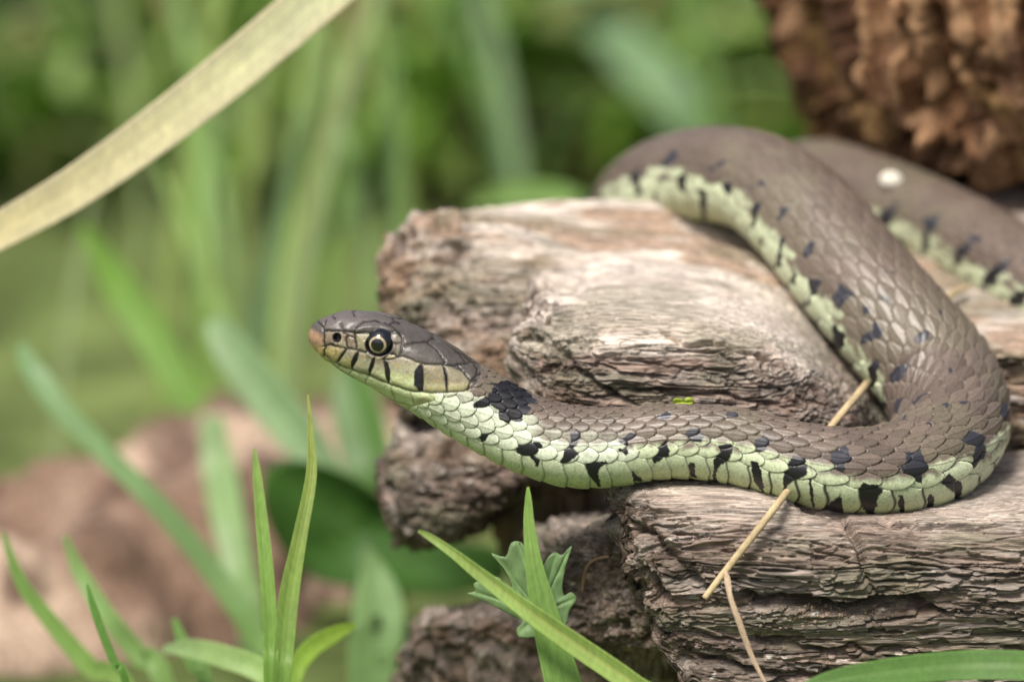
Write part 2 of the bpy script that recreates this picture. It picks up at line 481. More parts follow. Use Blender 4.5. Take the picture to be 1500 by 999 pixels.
# ------------------------------------------------------------------ overhanging rotten trunk, upper right
def build_trunk():
    rows = [(-420, 1100, 78), (-200, 1120, 74), (0, 1146, 70), (70, 1166, 72), (140, 1182, 76), (200, 1214, 80),
            (240, 1255, 86), (262, 1320, 93), (285, 1390, 100), (320, 1480, 112), (420, 1560, 125), (700, 1600, 130), (1100, 1600, 135)]
    rows = np.array(rows, float)
    n_z, n_t = 300, 420
    v = np.linspace(-420, 1100, n_z)
    v = np.concatenate([np.linspace(-420, -30, 30), np.linspace(-25, 340, 240), np.linspace(350, 1100, 30)])
    left = np.interp(v, rows[:, 0], rows[:, 1]); dfr = np.interp(v, rows[:, 0], rows[:, 2])
    th = np.linspace(0, 2 * np.pi, n_t, endpoint=False)
    th = th - 0.35 * np.sin(th) * 0
    right = 1950.0
    cu = (left + right) / 2; ru = (right - left) / 2
    dd = 75.0
    ct, st = np.cos(th), np.sin(th)
    sx = np.sign(ct) * np.abs(ct) ** .8; sy = np.sign(st) * np.abs(st) ** .8
    U = cu[:, None] + ru[:, None] * sx[None]
    D = (dfr + dd)[:, None] - dd * sy[None]
    g = P(U, np.repeat(v[:, None], n_t, 1), D)
    n = grid_normals(g)
    if ((g - g.mean(1, keepdims=True)) * n).sum() < 0: n = -n
    flat = g.reshape(-1, 3); mm = flat * 1000
    q = mm.copy(); q[:, 0] += (fbm(mm / 22, 2, 88) - .5) * 5 + mm[:, 2] * .12
    a = fbm(q / np.array([4.0, 4.0, 34]), 3, 81); b = fbm(q / np.array([1.7, 1.7, 16]), 3, 83)
    low = fbm(mm / 16, 3, 85) - .5
    pit = sstep(.62, .78, fbm(mm / np.array([4.5, 4.5, 7]), 2, 87))
    fur = sstep(.50, .60, fbm(q / np.array([3.6, 3.6, 30]), 2, 94))
    disp = low * 10 + (1 - np.abs(2 * a - 1) * 2.4) * 2.0 + (1 - np.abs(2 * b - 1) * 2) * .7 - pit * 3.5 - fur * 5.0 - .8 * np.exp(-((b - .5) / .05) ** 2)
    g2 = flat + n.reshape(-1, 3) * (disp * 1e-3)[:, None]
    c = mixc(np.broadcast_to(np.array([.12, .060, .030]), (len(mm), 3)), np.array([.30, .18, .10]), sstep(.42, .62, b))
    c = mixc(c, np.array([.07, .035, .022]), sstep(.5, .68, fbm(mm / np.array([7, 7, 14]), 3, 90)) * .85)
    c = mixc(c, np.array([.22, .14, .05]), sstep(.55, .7, fbm(mm / 12, 2, 92)) * .5)
    fc = grid_faces(len(v), n_t)
    verts = np.vstack([g2, g2.reshape(g.shape)[0].mean(0), g2.reshape(g.shape)[-1].mean(0)])
    j = np.arange(n_t); jn = (j + 1) % n_t; base = (len(v) - 1) * n_t
    tr = np.concatenate([np.stack([jn, j, np.full(n_t, len(g2))], 1), np.stack([base + j, base + jn, np.full(n_t, len(g2) + 1)], 1)])
    o = mesh_obj('rotten_trunk', verts, fc, M_rot, col=np.vstack([c, c[:2]]), tris=tr)
    tag(o, 'dark orange-brown rotten trunk with ridged bark overhanging the snake', 'tree trunk')
build_trunk()

# ------------------------------------------------------------------ low log lying on the ground, left
def build_low_log():
    path = [(-330, 1190, 165), (-80, 1100, 172), (120, 1020, 182), (280, 945, 192), (420, 860, 205), (560, 770, 220), (680, 710, 230)]
    rad = [.046, .045, .043, .041, .036, .027, .014]
    pts = catmull(P(*np.array(path, float).T), 24); rr = np.interp(np.linspace(0, 1, len(pts)), np.linspace(0, 1, len(rad)), rad)
    n_t = 140
    T = np.gradient(pts, axis=0); T /= np.linalg.norm(T, axis=1, keepdims=True)
    sde = np.cross(T, [0, 0, 1.]); sde /= np.linalg.norm(sde, axis=1, keepdims=True)
    up = np.cross(sde, T)
    th = np.linspace(0, 2 * np.pi, n_t, endpoint=False)
    g = pts[:, None] + rr[:, None, None] * (np.cos(th)[None, :, None] * sde[:, None] + np.sin(th)[None, :, None] * up[:, None])
    n = (g - pts[:, None]) / rr[:, None, None]
    flat = g.reshape(-1, 3); mm = flat * 1000
    disp = (fbm(mm / 18, 3, 101) - .5) * 16 + (fbm(mm / 5, 3, 103) - .5) * 5
    g2 = flat + n.reshape(-1, 3) * (disp * 1e-3)[:, None]
    a = fbm(mm / 24, 2, 105); b = fbm(mm / 13, 3, 107)
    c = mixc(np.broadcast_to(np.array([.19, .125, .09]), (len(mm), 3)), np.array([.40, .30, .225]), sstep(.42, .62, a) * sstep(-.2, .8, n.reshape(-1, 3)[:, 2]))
    c = mixc(c, np.array([.08, .045, .035]), sstep(.5, .66, b) * .8)
    fc = grid_faces(len(pts), n_t)
    k = np.arange(n_t); kn = (k + 1) % n_t; base = (len(pts) - 1) * n_t
    verts = np.vstack([g2, pts[0], pts[-1]])
    tr = np.concatenate([np.stack([kn, k, np.full(n_t, len(g2))], 1), np.stack([base + k, base + kn, np.full(n_t, len(g2) + 1)], 1)])
    o = mesh_obj('rotting_log', verts, fc, M_rot, col=np.vstack([c, c[:2]]), tris=tr)
    tag(o, 'low pinkish-brown rotting log lying on the ground among the grass', 'log')
build_low_log()

# ------------------------------------------------------------------ the snake
def z1(pts): return [(430 + x / 3.33, 430 + y / 3.33) for x, y in pts]
def zm(pts, ox, oy, k): return [(ox + x / k, oy + y / k) for x, y in pts]

def in_poly(pu, pv, poly):
    poly = np.asarray(poly)
    res = np.zeros(len(pu), bool)
    x0, y0 = poly.min(0); x1, y1 = poly.max(0)
    idx = np.nonzero((pu > x0) & (pu < x1) & (pv > y0) & (pv < y1))[0]
    if not len(idx): return res
    x, y = pu[idx], pv[idx]
    r = np.zeros(len(idx), bool)
    j = len(poly) - 1
    for i in range(len(poly)):
        xi, yi = poly[i]; xj, yj = poly[j]
        c = ((yi > y) != (yj > y)) & (x < (xj - xi) * (y - yi) / (yj - yi + 1e-12) + xi)
        r ^= c; j = i
    res[idx] = r
    return res

def soft_poly(pu, pv, poly, soft):
    ins = in_poly(pu, pv, poly)
    d, _ = seg_dist(pu, pv, list(poly) + [poly[0]])
    return sstep(-soft, soft, np.where(ins, d, -d))

TOP = [(452.5, 491), (454, 484), (459, 476), (467, 469), (480, 462), (500, 457), (525, 454.5), (550, 459), (580, 467), (610, 477),
       (640, 492), (670, 510), (700, 532), (730, 551), (765, 571), (800, 587), (845, 597), (900, 600), (950, 597), (1000, 595),
       (1060, 598), (1120, 609), (1190, 625), (1250, 631)]
BOT = [(452.5, 492), (455, 503), (461, 511), (470, 519), (483, 530), (500, 542), (520, 553), (542, 566), (566, 580), (592, 596),
       (618, 612), (645, 630), (675, 648), (705, 665), (742, 684), (782, 700), (835, 713), (895, 712), (950, 703), (1002, 700),
       (1052, 705), (1105, 718), (1165, 737), (1220, 752)]

def medial():
    top = catmull(TOP, 8); bot = catmull(BOT, 8)
    c = (np.array(TOP, float) + np.array(BOT, float)) / 2
    def ray(o, n, poly):
        best = None
        for k in range(len(poly) - 1):
            a, b = poly[k], poly[k + 1]
            e = b - a
            den = n[0] * e[1] - n[1] * e[0]
            if abs(den) < 1e-9: continue
            w = a - o
            t = (w[0] * e[1] - w[1] * e[0]) / den
            s_ = (w[0] * n[1] - w[1] * n[0]) / den
            if t > 0 and -0.001 <= s_ <= 1.001 and (best is None or t < best): best = t
        return best
    r = np.zeros(len(c))
    for it in range(4):
        T = np.gradient(c, axis=0); T[:5] = (1, .10); T[5] = (1, .2); T[6] = (1, .3)
        T /= np.linalg.norm(T, axis=1, keepdims=True)
        new = c.copy()
        for k in range(1, len(c) - 1):
            n = np.array([T[k, 1], -T[k, 0]])
            a = ray(c[k], n, top); b = ray(c[k], -n, bot)
            if a is None or b is None: continue
            new[k] = c[k] + n * (a - b) / 2; r[k] = (a + b) / 2
        c = new
    r[0] = 0.3
    return c[:-1], r[:-1]

def build_snake():
    c, r = medial()
    ctrl = [(u, v, 0.0, rr) for (u, v), rr in zip(c, r)]
    nfront = len(ctrl)
    ctrl += [(1235, 692, 1, 62), (1295, 694, 4, 67), (1350, 680, 9, 74), (1385, 648, 16, 80), (1393, 608, 23, 84), (1375, 560, 29, 86),
             (1336, 510, 33, 86), (1282, 448, 38, 85), (1226, 380, 45, 84), (1172, 318, 52, 81), (1115, 274, 59, 76), (1055, 259, 66, 72),
             (1000, 263, 73, 69), (952, 282, 81, 66), (924, 316, 92, 64), (932, 360, 106, 62), (975, 383, 119, 61), (1045, 352, 124, 60),
             (1115, 300, 116, 59), (1190, 264, 105, 58), (1280, 290, 94, 61), (1372, 330, 82, 63), (1455, 376, 70, 65), (1540, 428, 60, 66),
             (1640, 495, 50, 66), (1760, 570, 42, 64)]
    ctrl = np.array(ctrl, float)
    K = len(ctrl)
    W = P(ctrl[:, 0], ctrl[:, 1], ctrl[:, 2])
    rw = ctrl[:, 3] * S * (DIST + ctrl[:, 2] * 1e-3) / DIST
    dn = catmull(np.hstack([W, rw[:, None], np.arange(K)[:, None]]), 40)
    seg = np.linalg.norm(np.diff(dn[:, :3], axis=0), axis=1)
    sl = np.concatenate([[0], np.cumsum(seg)])
    # knots for lengthwise quantities, indexed by control number
    ci = dn[:, 4]
    cu = np.interp(ci, np.arange(K), ctrl[:, 0])
    # scale length in px along the body
    def idx_u(u): return float(np.interp(u, ctrl[:nfront, 0], np.arange(nfront)))
    kx = [0, idx_u(640), idx_u(700), idx_u(820), idx_u(970), idx_u(1120), nfront + 1, nfront + 4, nfront + 9, nfront + 13, K]
    ell = np.interp(ci, kx, np.array([24, 23, 25, 28, 29.5, 35, 41, 43, 42, 38, 38])) * S
    # ring spacing
    ringk = np.interp(ci, [0, 2, 5, idx_u(700), idx_u(760), nfront + 5, nfront + 7, nfront + 12, nfront + 14, K],
                      np.array([.35, .6, .95, .95, 1.2, 1.6, 2.0, 2.6, 4.5, 4.5])) * S
    cum = np.concatenate([[0], np.cumsum(seg / ((ringk[1:] + ringk[:-1]) / 2))])
    nr = int(cum[-1])
    st = np.interp(np.linspace(0, cum[-1], nr), cum, sl)
    C = np.stack([np.interp(st, sl, dn[:, k]) for k in range(3)], 1)
    rad = np.interp(st, sl, dn[:, 3]); rad = np.maximum(rad, 0.15 * S)
    cidx = np.interp(st, sl, ci)
    bcum = np.concatenate([[0], np.cumsum(seg / ((ell[1:] + ell[:-1]) / 2))])
    bb = np.interp(st, sl, bcum)
    ellr = np.interp(st, sl, ell)
    T = np.gradient(C, axis=0)
    k5 = 9
    ker = np.ones(k5) / k5
    T = np.stack([np.convolve(np.pad(T[:, k], k5 // 2, 'edge'), ker, 'valid') for k in range(3)], 1)
    T /= np.linalg.norm(T, axis=1, keepdims=True)
    # fix snout tangent
    t0 = RIGHT * 1.0 - UPV * 0.10; t0 /= np.linalg.norm(t0)
    wT = sstep(2, 5, cidx)[:, None]
    T = t0 * (1 - wT) + T * wT; T /= np.linalg.norm(T, axis=1, keepdims=True)
    zup = np.array([0, 0, 1.0])
    Up = zup - (T @ zup)[:, None] * T; Up /= np.linalg.norm(Up, axis=1, keepdims=True)
    Ls = np.cross(T, Up)
    roll = R(1) * np.interp(cidx, [0, idx_u(600), idx_u(720), idx_u(850), idx_u(1150), nfront + 2, nfront + 4, nfront + 7, nfront + 12, nfront + 17, K],
                            [2, 2, -16, -30, -30, -26, -8, 16, 24, 0, -40])
    Dor = np.cos(roll)[:, None] * Up + np.sin(roll)[:, None] * Ls
    Lat = -np.sin(roll)[:, None] * Up + np.cos(roll)[:, None] * Ls
    hidx = idx_u(1)  # 0
    # angles round the ring
    phb = R(1) * np.interp(cidx, [0, idx_u(560), idx_u(640), idx_u(760), K], [148, 148, 136, 117, 116])
    nd, nv = 20 * 14, 34
    td = np.linspace(-1.085, 1.085, nd)
    tv = np.linspace(0, 1, nv + 2)[1:-1]
    tvv = np.concatenate([tv])
    phi = np.concatenate([phb[:, None] * td[None], 1.085 * phb[:, None] + (2 * np.pi - 2.17 * phb)[:, None] * tvv[None]], 1)   # (nr,n)
    n = phi.shape[1]
    # section shape
    hw = np.interp(cidx, [0, 1, 2, 3, 4, 5, 6, 7, 8, 9, 10, 11, 12, 13, 14, 16],
                   np.array([.3, 10, 17, 23, 29, 35, 41, 46, 51, 56, 59, 60, 58, 55, 54, 54])) * S   # lateral half width of the head
    wh = 1 - sstep(idx_u(690), idx_u(800), cidx)                                                    # head weight
    Wd = hw * wh + rad * (1 - wh)
    ex = 2 + 0.5 * wh * sstep(1, 4, cidx)
    sp, cp = np.sin(phi), np.cos(phi)
    xx = np.sign(sp) * np.abs(sp) ** (2 / ex)[:, None] * Wd[:, None]
    yy = np.sign(cp) * np.abs(cp) ** (2 / ex)[:, None] * rad[:, None]
    # snake belly a bit flat, head jaw narrower below, flatter crown
    bel = sstep(R(95), R(180), np.abs(np.where(phi > np.pi, phi - 2 * np.pi, phi)))
    yy *= 1 - 0.10 * bel * (1 - wh)[:, None]
    xx *= 1 - 0.22 * wh[:, None] * sstep(0.0, 1.0, -yy / (rad[:, None] + 1e-9))
    g = C[:, None] + xx[..., None] * Lat[:, None] + yy[..., None] * Dor[:, None]
    # match the traced silhouette of the head: remap along the in-image normal of the axis
    Uimg = UPV - (T @ UPV)[:, None] * T; Uimg -= (Uimg @ FWD)[:, None] * FWD; Uimg /= np.linalg.norm(Uimg, axis=1, keepdims=True)
    off = g - C[:, None]
    pr = np.einsum('ijk,ik->ij', off, Uimg)
    mx, mn = pr.max(1, keepdims=True), pr.min(1, keepdims=True)
    tgt = (pr - mn) / (mx - mn + 1e-12) * 2 - 1
    tgt = tgt * rad[:, None]
    wf = (1 - sstep(nfront - 2, nfront + 1, cidx))[:, None]
    g = g + ((tgt - pr) * wf)[..., None] * Uimg[:, None]
    nrm = grid_normals(g)
    if ((g - C[:, None]) * nrm).sum() < 0: nrm = -nrm
    flat = g.reshape(-1, 3); nf = nrm.reshape(-1, 3)
    N = len(flat)
    mm = flat * 1000
    pu, pv = project(flat)
    view = flat - cl; view /= np.linalg.norm(view, axis=1, keepdims=True)
    facing = -(nf * view).sum(1)
    # mirrored picture position for the far side of the head
    latc = np.einsum('ijk,ik->ij', g - C[:, None], Lat)
    gm = g + (np.where(latc < 0, -2 * latc, 0))[..., None] * Lat[:, None]
    hu, hv = project(gm.reshape(-1, 3))
    far = (latc < 0).ravel()
    CI = np.repeat(cidx[:, None], n, 1).ravel()
    BBv = np.repeat(bb[:, None], n, 1).ravel()
    ELm = np.repeat(ellr[:, None], n, 1).ravel() * 1000
    PH = phi.ravel(); PH = np.where(PH > np.pi, PH - 2 * np.pi, PH)
    PHB = np.repeat(phb[:, None], n, 1).ravel()

    # ---- scale lattice
    t = PH / PHB
    dors = np.abs(t) <= 1.0001
    tc = np.clip(t, -1, 1)
    a = 9.5 * (tc * 1.12 - 0.12 * tc ** 3) + 9
    a = a + np.sign(t) * np.clip((np.abs(t) - 1) * 7.0, 0, 2)
    jit = (fbm(mm / 2.6, 2, 200) - .5)
    b = BBv + jit * .10
    a = a + (fbm(mm / 2.2, 2, 203) - .5) * .12
    best_bc = np.full(N, 1e9); e_ = np.zeros(N); lx = np.zeros(N); ly = np.zeros(N); sj = np.zeros(N, int); sk = np.zeros(N, int)
    ar = np.round(a).astype(int)
    for dj in (-1, 0, 1):
        j = ar + dj
        ok = (j >= 0) & (j <= 18)
        o_ = 0.5 * (np.abs(j) % 2)
        k0 = np.floor(b - o_).astype(int)
        for dk in (0, 1):
            k = k0 + dk
            bc = k + o_
            x = a - j; y = b - bc
            q = np.abs(x / .80) ** 1.75 + np.abs(y / np.where(y > 0, .66, .70)) ** 1.75
            m = ok & (q < 1) & (bc < best_bc)
            best_bc = np.where(m, bc, best_bc); e_ = np.where(m, 1 - q, e_)
            lx = np.where(m, x, lx); ly = np.where(m, y, ly); sj = np.where(m, j, sj); sk = np.where(m, k, sk)
    dors = best_bc < 1e8
    rowe = np.minimum(sj, 18 - sj)
    hsh = lambda s0: _tab[((sj * 7919 + sk * 104729 + s0 * 1299709) & 0xffff)]
    rim = sstep(0, .16, e_)
    keel = np.exp(-(lx / .055) ** 2) * sstep(-.55, -.2, ly) * (1 - sstep(.45, .62, ly)) * (rowe > 0)
    hd = (.085 * (ly + .5) + .055 * (1 - (lx / .8) ** 2) + .03 * (hsh(3) - .5)) * rim + .034 * keel
    hd = hd * ELm * (1 - .45 * sstep(nfront + 5, nfront + 8, CI))
    gap = 1 - sstep(.03, .14, e_)
    # ---- ventral plates
    wv = np.clip((np.abs(PH) - PHB) / (np.pi - PHB + 1e-9), 0, 1)
    bv = b - .30 * sstep(0, .6, wv) + .04
    kv = np.floor(bv); fv = bv - kv
    hv_ = (.075 * fv + .03 * (1 - (2 * fv - 1) ** 2)) * sstep(0, .06, 1 - fv) * ELm
    gapv = 1 - sstep(.012, .05 + .03 * sstep(idx_u(960), idx_u(1180), CI), np.minimum(fv, 1 - fv))
    relief = np.where(dors, hd, hv_); seam = np.where(dors, gap, gapv)

    # ---- colours of the body
    brown = np.array([.132, .102, .083]); green = np.array([.53, .595, .40]); white = np.array([.61, .665, .52])
    var = (hsh(5) - .5)
    col = brown * (1 + (.42 - .22 * sstep(nfront + 3, nfront + 6, CI)) * var + .25 * (fbm(mm / 8, 2, 210) - .5))[:, None]
    col = mixc(col, np.array([.16, .15, .09]), sstep(.45, .7, fbm(mm / 12, 2, 212)) * .35)
    sidec = np.where(sj < 9, lx, -lx)                  # +: towards the back
    patch = fbm(mm / 1.4, 3, 215) - .5
    neck = 1 - sstep(idx_u(880), idx_u(980), CI)
    g0 = sstep(.62, -.10, sidec + patch * .9 - .35 * neck - .15 + (hsh(9) - .5) * .7) if False else 1 - sstep(-.10, .62, sidec + patch * .9 - .45 * neck - .12 + (hsh(9) - .5) * .7)
    nk = 1 - sstep(idx_u(760), idx_u(800), CI)
    g1 = 1 - sstep(-.45, .1, sidec + patch * .8 - .55 * neck - .7 * nk + (hsh(11) - .5) * .9 * (1 - nk))
    pale = np.where(rowe == 0, g0, np.where(rowe == 1, g1 * .85, np.where(rowe == 2, g1 * np.maximum(.25 * neck, nk), np.where(rowe == 3, nk * g1 * .6, 0))))
    col = mixc(col, np.where(neck[:, None] > .5, white, green), pale)
    vcol = np.broadcast_to(green, (N, 3)) * (1 + .12 * (fbm(mm / 5, 2, 218) - .5))[:, None]
    vcol = mixc(vcol, np.array([.52, .60, .28]), sstep(.2, .8, wv) * .6)
    col = np.where(dors[:, None], col, vcol)
    # thin pale rim on back scales, dark skin in the gaps
    col = mixc(col, col * 1.35, np.where(dors, sstep(.08, .16, e_) * (1 - sstep(.16, .30, e_)), 0) * (ly > 0) * .9)
    late = sstep(idx_u(960), idx_u(1180), CI)
    thr = sstep(idx_u(600), idx_u(680), CI)
    col = mixc(np.broadcast_to(np.array([.49, .57, .32]), (N, 3)), col, np.maximum(thr, sstep(.0, .5, (PHB - np.abs(PH)) / PHB - .35)))
    seam = seam * (.35 + .65 * thr)
    col = mixc(col, np.array([.035, .030, .022]), np.clip(seam * np.where(dors, .9 - .5 * sstep(nfront + 4, nfront + 7, CI), .55 + .45 * late), 0, 1))
    # flecks on pale scales
    fl = fbm(mm / .55, 2, 220)
    col = mixc(col, col * .62, sstep(.66, .74, fl) * .6)

    # ---- black marks
    BLK = np.array([.012, .012, .015]); BLU = np.array([.036, .037, .048])
    black = np.zeros(N)
    jw = (fbm(mm / .9, 2, 230) - .5) * 5; jw2 = (fbm(mm / .9, 2, 233) - .5) * 5
    z740 = lambda p: zm(p, 740, 580, 7.14); z880 = lambda p: zm(p, 880, 580, 7.13); z1040 = lambda p: zm(p, 1040, 590, 5.55)
    z1220 = lambda p: zm(p, 1220, 580, 5.26); z1120 = lambda p: zm(p, 1120, 380, 3.84); z850 = lambda p: zm(p, 850, 170, 3.75)
    z1100 = lambda p: zm(p, 1100, 150, 2.855)
    near = [z1([(960, 470), (1000, 430), (1090, 440), (1180, 520), (1150, 565), (1110, 632), (1040, 630), (1008, 612), (1000, 570), (970, 545), (880, 556), (875, 540), (905, 512), (955, 508)]),
            z1([(915, 680), (965, 685), (930, 722)]),
            z740([(150, 535), (330, 475), (400, 500), (350, 560), (355, 730), (330, 730), (240, 600), (160, 590)]),
            z740([(590, 690), (640, 560), (700, 490), (680, 400), (740, 370), (800, 420), (790, 470), (730, 530), (730, 620), (650, 670)]),
            z740([(835, 690), (900, 670), (960, 690), (1060, 655), (1090, 690), (970, 770), (1000, 930), (960, 920), (880, 830)]),
            z880([(180, 480), (290, 400), (360, 400), (370, 440), (270, 510), (190, 500)]), z880([(170, 540), (260, 540), (290, 600), (270, 620), (200, 570)]),
            z880([(600, 220), (740, 170), (700, 260), (620, 270)]),
            z880([(320, 800), (350, 780), (430, 865), (330, 880)]), z880([(540, 670), (580, 600), (570, 550), (660, 460), (720, 560), (700, 610), (570, 710)]),
            z880([(870, 420), (930, 350), (1030, 350), (1040, 390), (1080, 430), (1040, 470), (900, 480)]),
            z880([(910, 740), (940, 690), (985, 690), (1000, 830), (950, 830)]), z880([(1170, 880), (1200, 810), (1240, 890)]),
            z1040([(35, 460), (80, 340), (150, 330), (185, 370), (160, 450), (60, 530), (50, 640), (20, 630)]),
            z1040([(370, 310), (440, 280), (510, 300), (500, 330), (450, 400), (380, 405)]),
            z1040([(335, 470), (380, 470), (420, 560), (440, 710), (390, 670), (350, 600)]),
            z1040([(600, 560), (680, 430), (790, 480), (770, 580), (640, 650), (620, 760), (590, 620)]),
            z1040([(980, 390), (1060, 350), (1130, 370), (1140, 440), (1100, 560), (1000, 545), (1000, 450)]),
            z1040([(945, 840), (1060, 740), (1100, 900), (960, 880)]), z1040([(800, 600), (825, 620), (855, 840), (830, 830)]),
            z1040([(130, 100), (210, 90), (200, 140), (140, 140)]), z1040([(600, 590), (620, 600), (630, 780), (600, 760)]),
            z1220([(210, 690), (240, 660), (400, 690), (340, 790), (310, 940), (290, 930), (220, 820)]),
            z1220([(530, 430), (680, 430), (700, 480), (690, 660), (600, 620), (530, 540)]),
            z1220([(510, 760), (550, 770), (550, 900), (640, 900), (720, 860), (750, 740), (780, 760), (770, 900), (640, 960), (520, 950)]),
            z1220([(820, 680), (910, 590), (1000, 680), (970, 810), (920, 740)]),
            z1220([(1000, 340), (1050, 280), (1160, 340), (1180, 430), (1090, 550), (1050, 460), (1080, 370)]),
            z1220([(1215, 520), (1270, 440), (1230, 600)]), z1220([(1270, 60), (1310, 60), (1330, 220), (1280, 130)]),
            z1220([(1110, 620), (1145, 620), (1130, 690)]),
            z1220([(400, 50), (440, 20), (440, 110), (410, 90)]), z1220([(480, 150), (520, 20), (560, 0), (550, 60), (510, 150)]),
            z1220([(610, 60), (700, 0), (720, 20), (640, 70)]), z1220([(690, 240), (760, 210), (740, 250)]), z1220([(830, 90), (870, 75), (865, 112)]),
            z1220([(960, 70), (1050, 30), (1060, 60), (990, 90)]), z1220([(545, 200), (580, 150), (560, 210)]),
            z1120([(55, 0), (95, -10), (75, 50)]), z1120([(110, 160), (160, 80), (190, 80), (130, 165)]), z1120([(215, 280), (270, 120), (320, 130), (250, 265)]),
            z1120([(385, 230), (400, 160), (450, 140), (495, 180), (490, 220), (440, 280), (410, 270)]),
            z1120([(375, 500), (400, 370), (465, 430), (450, 490), (400, 535)]), z1120([(540, 420), (600, 400), (640, 370), (670, 400), (640, 460), (560, 490)]),
            z1120([(590, 620), (610, 570), (660, 570), (640, 690), (610, 730)]), z1120([(715, 640), (790, 590), (840, 610), (790, 660), (720, 710)]),
            z1120([(645, 200), (690, 205), (705, 245)]), z1120([(560, 270), (590, 270), (590, 300), (565, 300)]),
            z1120([(840, 455), (870, 410), (920, 430), (915, 465), (870, 470)]), z1120([(1020, 630), (1070, 640), (1040, 670)]),
            z1120([(970, 290), (1000, 310), (980, 325)]), z1120([(695, 50), (720, 60), (705, 85)]),
            z850([(290, 310), (325, 300), (328, 430), (305, 430)]), z850([(410, 400), (432, 400), (442, 530), (410, 530)]), z850([(550, 300), (590, 290), (582, 420), (560, 415)]),
            z850([(660, 400), (692, 400), (692, 570), (670, 565)]), z850([(790, 370), (832, 370), (822, 500), (795, 500)]), z850([(935, 590), (975, 480), (1005, 485), (960, 605)]),
            z850([(1060, 585), (1100, 510), (1155, 510), (1095, 585)]), z850([(1070, 825), (1100, 700), (1140, 680), (1092, 825)]), z850([(1210, 775), (1240, 710), (1300, 700), (1270, 792)]),
            z850([(700, 305), (820, 235), (835, 250), (725, 318)]), z850([(450, 265), (530, 185), (545, 205), (475, 285)]), z850([(920, 410), (1000, 350), (1010, 365), (940, 435)]),
            z850([(170, 470), (195, 470), (200, 520), (175, 520)]), z850([(1290, 515), (1350, 495), (1345, 520)]), z850([(985, 690), (1010, 650), (1000, 720)])]
    rear = [z1100([(530, 500), (560, 440), (640, 415), (600, 470), (575, 540), (545, 535)]), z1100([(715, 610), (728, 490), (800, 475), (765, 530), (735, 615)]),
            z1100([(845, 665), (880, 610), (925, 555), (965, 565), (915, 625), (865, 675)]), z1100([(955, 780), (1000, 700), (1080, 645), (1095, 675), (1025, 745), (970, 785)]),
            z1100([(1055, 855), (1100, 800), (1150, 765), (1150, 835), (1080, 865)]), z1100([(610, 560), (640, 560), (660, 640), (630, 640)])]
    arch = nfront + 13.5
    seen_near = (CI < arch) & (facing > .02); seen_rear = (CI > nfront + 18) & (facing > .02)
    qu, qv = pu + jw, pv + jw2
    sid = np.where(dors, (sk + 5) * 40 + sj, 200000 + (kv.astype(int) + 5) * 2 + (PH > 0))
    sid = np.where(seen_near | seen_rear, sid, 0)
    cnt = np.maximum(np.bincount(sid), 1)
    mu = np.bincount(sid, pu) / cnt; mv = np.bincount(sid, pv) / cnt
    pull = np.where(dors, .32, .08) * (CI > idx_u(700))
    qu = qu + pull * (mu[sid] - qu); qv = qv + pull * (mv[sid] - qv)
    for poly in near:
        black[seen_near & in_poly(qu, qv, poly)] = 1
    for poly in rear:
        black[seen_rear & in_poly(qu, qv, poly)] = 1
    hidden = ~(seen_near | seen_rear) & (CI > idx_u(760))
    period = 2.3
    kk = np.floor(b / period); ph0 = (b / period - kk - .5) * period
    r1 = _tab[((kk.astype(int) * 911 + (PH > 0) * 77) & 0xffff)]
    dphi = (np.abs(PH) - PHB) + R(4)
    bar = (np.abs(ph0 + (r1 - .5) * .8 + jit * .6 - dphi * .5) < .26) & (dphi > -R(20) - r1 * R(16)) & (dphi < R(16) + r1 * R(20))
    r2 = _tab[((kk.astype(int) * 613 + (PH > 0) * 37 + 5) & 0xffff)]
    spot = (np.abs(ph0 + (r2 - .5) * 1.2) < .32) & (np.abs(dphi + R(52)) < R(7)) & (r2 > .3)
    black[hidden & (bar | spot)] = 1
    bup = sstep(-.25, .3, nf @ np.array([0, 0, 1.0]))
    # marks high on the flank get a slaty sky sheen mixed into their black
    hi = sstep(R(12), R(38), PHB - np.abs(PH))
    hi = hi * sstep(idx_u(742), idx_u(775), CI) 
    col = mixc(col, mixc(np.broadcast_to(BLK, (N, 3)), BLU, hi), black)

    # ---- head
    head = in_poly(hu, hv, z1([(30, 50), (520, 40), (800, 190), (905, 300), (915, 400), (868, 478), (750, 486), (692, 487), (695, 520), (560, 560),
                               (330, 452), (150, 345), (40, 320)])) & (CI < idx_u(705))
    chin = (CI < idx_u(600)) & ~head
    HU = (hu - 430) * 3.33; HV = (hv - 430) * 3.33       # zoom coordinates
    hi_ = np.nonzero(CI < idx_u(760))[0]
    hx, hy = HU[hi_], HV[hi_]
    wob1 = (fbm(mm[hi_] / .7, 2, 240) - .5) * 7
    hx2, hy2 = hx + wob1, hy - wob1
